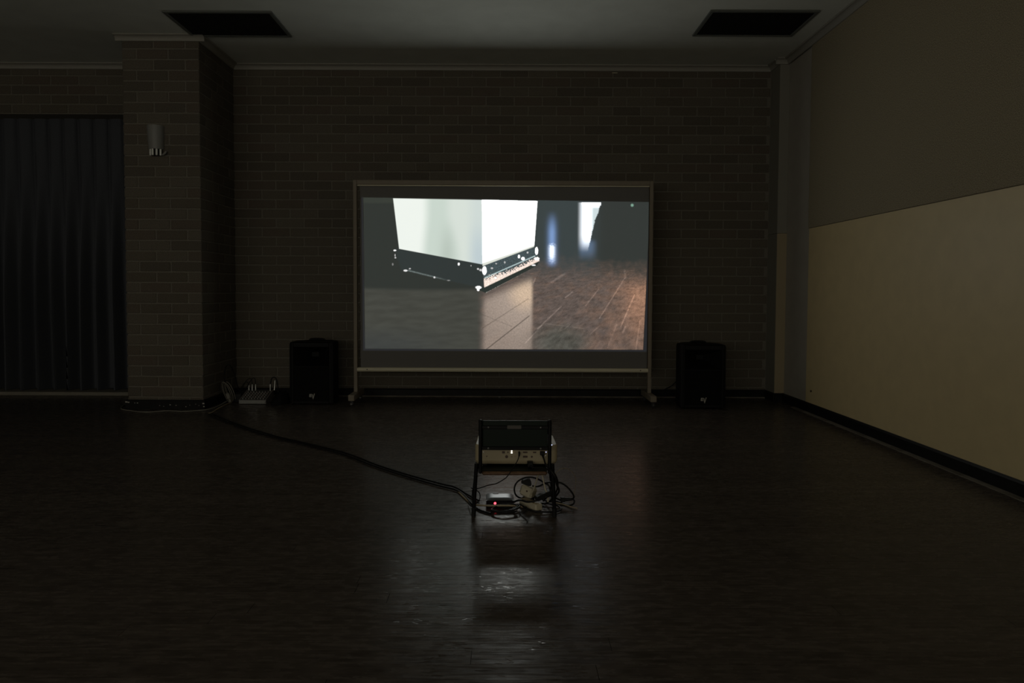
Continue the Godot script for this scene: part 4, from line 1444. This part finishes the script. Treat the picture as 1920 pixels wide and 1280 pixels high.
	tag(obj("cable_coil", co, M.cable), "loose coil of black cable on the floor in front of the silver media player", "cable")
	cable("thin_cable", [Vector3(0.055, 0.012, -3.05), Vector3(0.075, 0.010, -3.09), Vector3(0.098, 0.008, -3.10), Vector3(0.094, 0.004, -3.055), Vector3(0.075, 0.003, -3.035), Vector3(0.066, 0.003, -3.06), Vector3(0.072, 0.003, -3.01), Vector3(0.088, 0.003, -2.965), Vector3(0.096, 0.003, -2.93), Vector3(0.094, 0.003, -2.91)], 0.0018, M.cable, "thin black cable curling on the floor between coil and power board")
	cable("rear_cable", [Vector3(0.042, 0.020, -3.13), Vector3(0.07, 0.032, -3.12), Vector3(0.105, 0.030, -3.10), Vector3(0.14, 0.040, -3.09), Vector3(0.19, 0.058, -3.09), Vector3(0.205, 0.05, -3.12), Vector3(0.225, 0.03, -3.16), Vector3(0.25, 0.012, -3.19)], 0.0042, M.cable, "black cable stretched from the media player across the power board")
	cable("rear_cable", [Vector3(0.042, 0.012, -3.115), Vector3(0.07, 0.018, -3.10), Vector3(0.11, 0.010, -3.05), Vector3(0.15, 0.008, -3.035), Vector3(0.195, 0.006, -3.04), Vector3(0.225, 0.006, -3.05), Vector3(0.242, 0.006, -3.08), Vector3(0.232, 0.006, -3.125), Vector3(0.195, 0.008, -3.15), Vector3(0.165, 0.010, -3.15)], 0.0036, M.cable, "black cable bent in a flat loop round the right rear chair leg")

	# white adaptor with a black plug on it
	var ad := thing("plug_adaptor", "cream double adaptor tilted on the floor under the chair seat", "adaptor", Vector3(0.108, 0, -3.20))
	ad.rotation.y = -0.55
	var ab := mb()
	ab.T = Transform3D(Basis(Vector3(0, 0, 1), -0.35), Vector3(0, 0.050, 0))
	ab.box(Vector3.ZERO, Vector3(0.062, 0.048, 0.052), 0.009)
	obj("body", ab, M.white_cable, ad)
	var ah := mb()
	ah.T = Transform3D(Basis(Vector3(0, 0, 1), -0.35) * Basis(Vector3.RIGHT, PI * 0.5), Vector3(0.008, 0.056, 0.0262))
	ah.lathe([Vector2(0.004, -0.001), Vector2(0.004, 0.0006), Vector2(0, 0.0007)], 12)
	obj("screw_hole", ah, M.port, ad)
	var foot := mb()
	foot.box(Vector3(0.0, 0.013, 0), Vector3(0.045, 0.026, 0.040), 0.004)
	obj("base", foot, M.dark_plastic, ad)
	var bk := thing("black_plug", "black plug standing on top of the cream double adaptor", "plug", Vector3(0.100, 0.074, -3.205))
	var kb := mb()
	kb.T = Transform3D(Basis(Vector3(0, 0, 1), -0.35), Vector3(0, 0.010, 0))
	kb.prism([Vector2(-0.022, -0.006), Vector2(0.024, -0.006), Vector2(0.020, 0.008), Vector2(0.006, 0.022), Vector2(-0.004, 0.022), Vector2(-0.020, 0.008)], -0.017, 0.017)
	obj("body", kb, M.dark_plastic, bk)
	var kc := mb()
	kc.box(Vector3(0.016, -0.002, 0.012), Vector3(0.014, 0.004, 0.012), 0.001)
	obj("pin_collar", kc, M.steel, bk)

	# power board
	var pb := thing("power_board", "cream power board lying askew on the floor under the chair seat", "power board", Vector3(0.122, 0, -3.108))
	pb.rotation.y = -0.95
	var pbm := mb()
	pbm.span(Vector3(-0.070, 0.0, -0.019), Vector3(0.048, 0.030, 0.019), 0.005)
	obj("body", pbm, M.white_cable, pb)
	for k in 3:
		var so := mb()
		so.T = Transform3D(Basis(), Vector3(-0.05 + 0.036 * k, 0.0298, 0))
		so.lathe([Vector2(0.015, 0), Vector2(0.015, 0.0012), Vector2(0, 0.0014)], 16)
		obj("socket", so, M.beige_cable, pb)
	var brick := mb()
	brick.T = Transform3D(Basis(Vector3.UP, 0.35) * Basis(Vector3(0, 0, 1), 0.34), Vector3(0.170, 0.060, -3.10))
	brick.box(Vector3.ZERO, Vector3(0.078, 0.020, 0.034), 0.004)
	tag(obj("power_adaptor", brick, M.dark_plastic), "long black power adaptor resting across the cream power board", "power supply")

	cable("white_loop", [Vector3(0.122, 0.046, -3.165), Vector3(0.128, 0.070, -3.14), Vector3(0.137, 0.105, -3.12), Vector3(0.143, 0.133, -3.11), Vector3(0.148, 0.143, -3.105), Vector3(0.155, 0.147, -3.1), Vector3(0.163, 0.141, -3.1), Vector3(0.168, 0.120, -3.1), Vector3(0.175, 0.088, -3.1), Vector3(0.186, 0.060, -3.1), Vector3(0.188, 0.030, -3.105)], 0.0032, M.white_cable, "cream cord rising in a narrow loop under the chair seat")
	cable("looped_lead", [Vector3(0.125, 0.020, -3.192), Vector3(0.092, 0.016, -3.200), Vector3(0.064, 0.026, -3.189), Vector3(0.050, 0.048, -3.170), Vector3(0.048, 0.071, -3.180), Vector3(0.060, 0.094, -3.180), Vector3(0.085, 0.110, -3.180), Vector3(0.115, 0.115, -3.180), Vector3(0.148, 0.112, -3.160), Vector3(0.173, 0.104, -3.130), Vector3(0.190, 0.096, -3.120), Vector3(0.196, 0.08, -3.12), Vector3(0.19, 0.05, -3.13), Vector3(0.17, 0.02, -3.15)], 0.0036, M.cable, "stiff black lead standing in a big round loop under the chair")
	var ic := thing("lead_connector", "black lead with a thick end plug lying right of the chair", "cable", Vector3(0.273, 0, -3.16))
	var im := mb()
	im.cyl(Vector3(-0.014, 0.030, 0.02), Vector3(0.018, 0.034, 0.028), 0.0085, 0.006)
	im.span(Vector3(-0.030, 0.020, 0.008), Vector3(-0.010, 0.040, 0.030), 0.003)
	obj("plug", im, M.dark_plastic, ic)
	var il := mb()
	il.tube([Vector3(0.016, 0.034, 0.028), Vector3(0.027, 0.030, 0.034), Vector3(0.024, 0.016, 0.036), Vector3(0.006, 0.006, 0.02), Vector3(-0.02, 0.004, -0.02), Vector3(-0.045, 0.004, -0.045)], 0.0036, 8, 6)
	obj("lower_lead", il, M.cable, ic)
	var iu := mb()
	iu.tube([Vector3(0.018, 0.034, 0.028), Vector3(0.026, 0.044, 0.034), Vector3(0.018, 0.063, 0.036), Vector3(-0.001, 0.086, 0.036), Vector3(-0.025, 0.103, 0.036), Vector3(-0.048, 0.109, 0.036), Vector3(-0.072, 0.108, 0.034), Vector3(-0.095, 0.102, 0.030), Vector3(-0.126, 0.084, 0.015), Vector3(-0.145, 0.075, -0.03)], 0.0036, 8, 6)
	obj("upper_lead", iu, M.cable, ic)
	cable("grey_wire", [Vector3(0.212, 0.170, -3.020), Vector3(0.229, 0.183, -3.030), Vector3(0.251, 0.186, -3.050), Vector3(0.275, 0.172, -3.080), Vector3(0.295, 0.149, -3.100), Vector3(0.306, 0.119, -3.120), Vector3(0.306, 0.080, -3.145), Vector3(0.300, 0.030, -3.165), Vector3(0.285, 0.003, -3.18)], 0.0011, M.beige_cable, "thin pale wire arching out from the right side of the chair")
	cable("grey_wire", [Vector3(0.21, 0.004, -3.19), Vector3(0.25, 0.004, -3.165), Vector3(0.285, 0.004, -3.125), Vector3(0.31, 0.004, -3.10)], 0.0026, M.beige_cable, "beige wire lying flat on the floor right of the chair")


func build_small() -> void:
	cable("wall_cable", [Vector3(1.50, 0.25, -6.150), Vector3(1.475, 0.20, -6.23), Vector3(1.435, 0.12, -6.32), Vector3(1.37, 0.07, -6.37), Vector3(1.30, 0.02, -6.37), Vector3(1.22, 0.005, -6.34)], 0.004, M.cable, "thin black cable running down the wall behind the right loudspeaker")
	var h := mb()
	h.box(Vector3(0.93, 2.762, WALL_Z + 0.004), Vector3(0.045, 0.008, 0.010), 0.002)
	tag(obj("wall_hook", h, M.white_cable), "small white fixing high on the brick wall under the cornice", "hook")
	var s := mb()
	s.box(Vector3(-0.035, 0.005, -6.375), Vector3(0.020, 0.009, 0.006), 0.002)
	tag(obj("paper_scrap", s, M.off_white), "tiny white scrap on the floor against the back skirting under the screen", "scrap")
	var k := mb()
	k.cyl(Vector3(ROOM_R - 0.006, 0.165, -5.63), Vector3(ROOM_R - 0.012, 0.165, -5.63), 0.008)
	tag(obj("wall_plug", k, M.port), "small dark screw plug low on the cream wall near the corner", "screw")
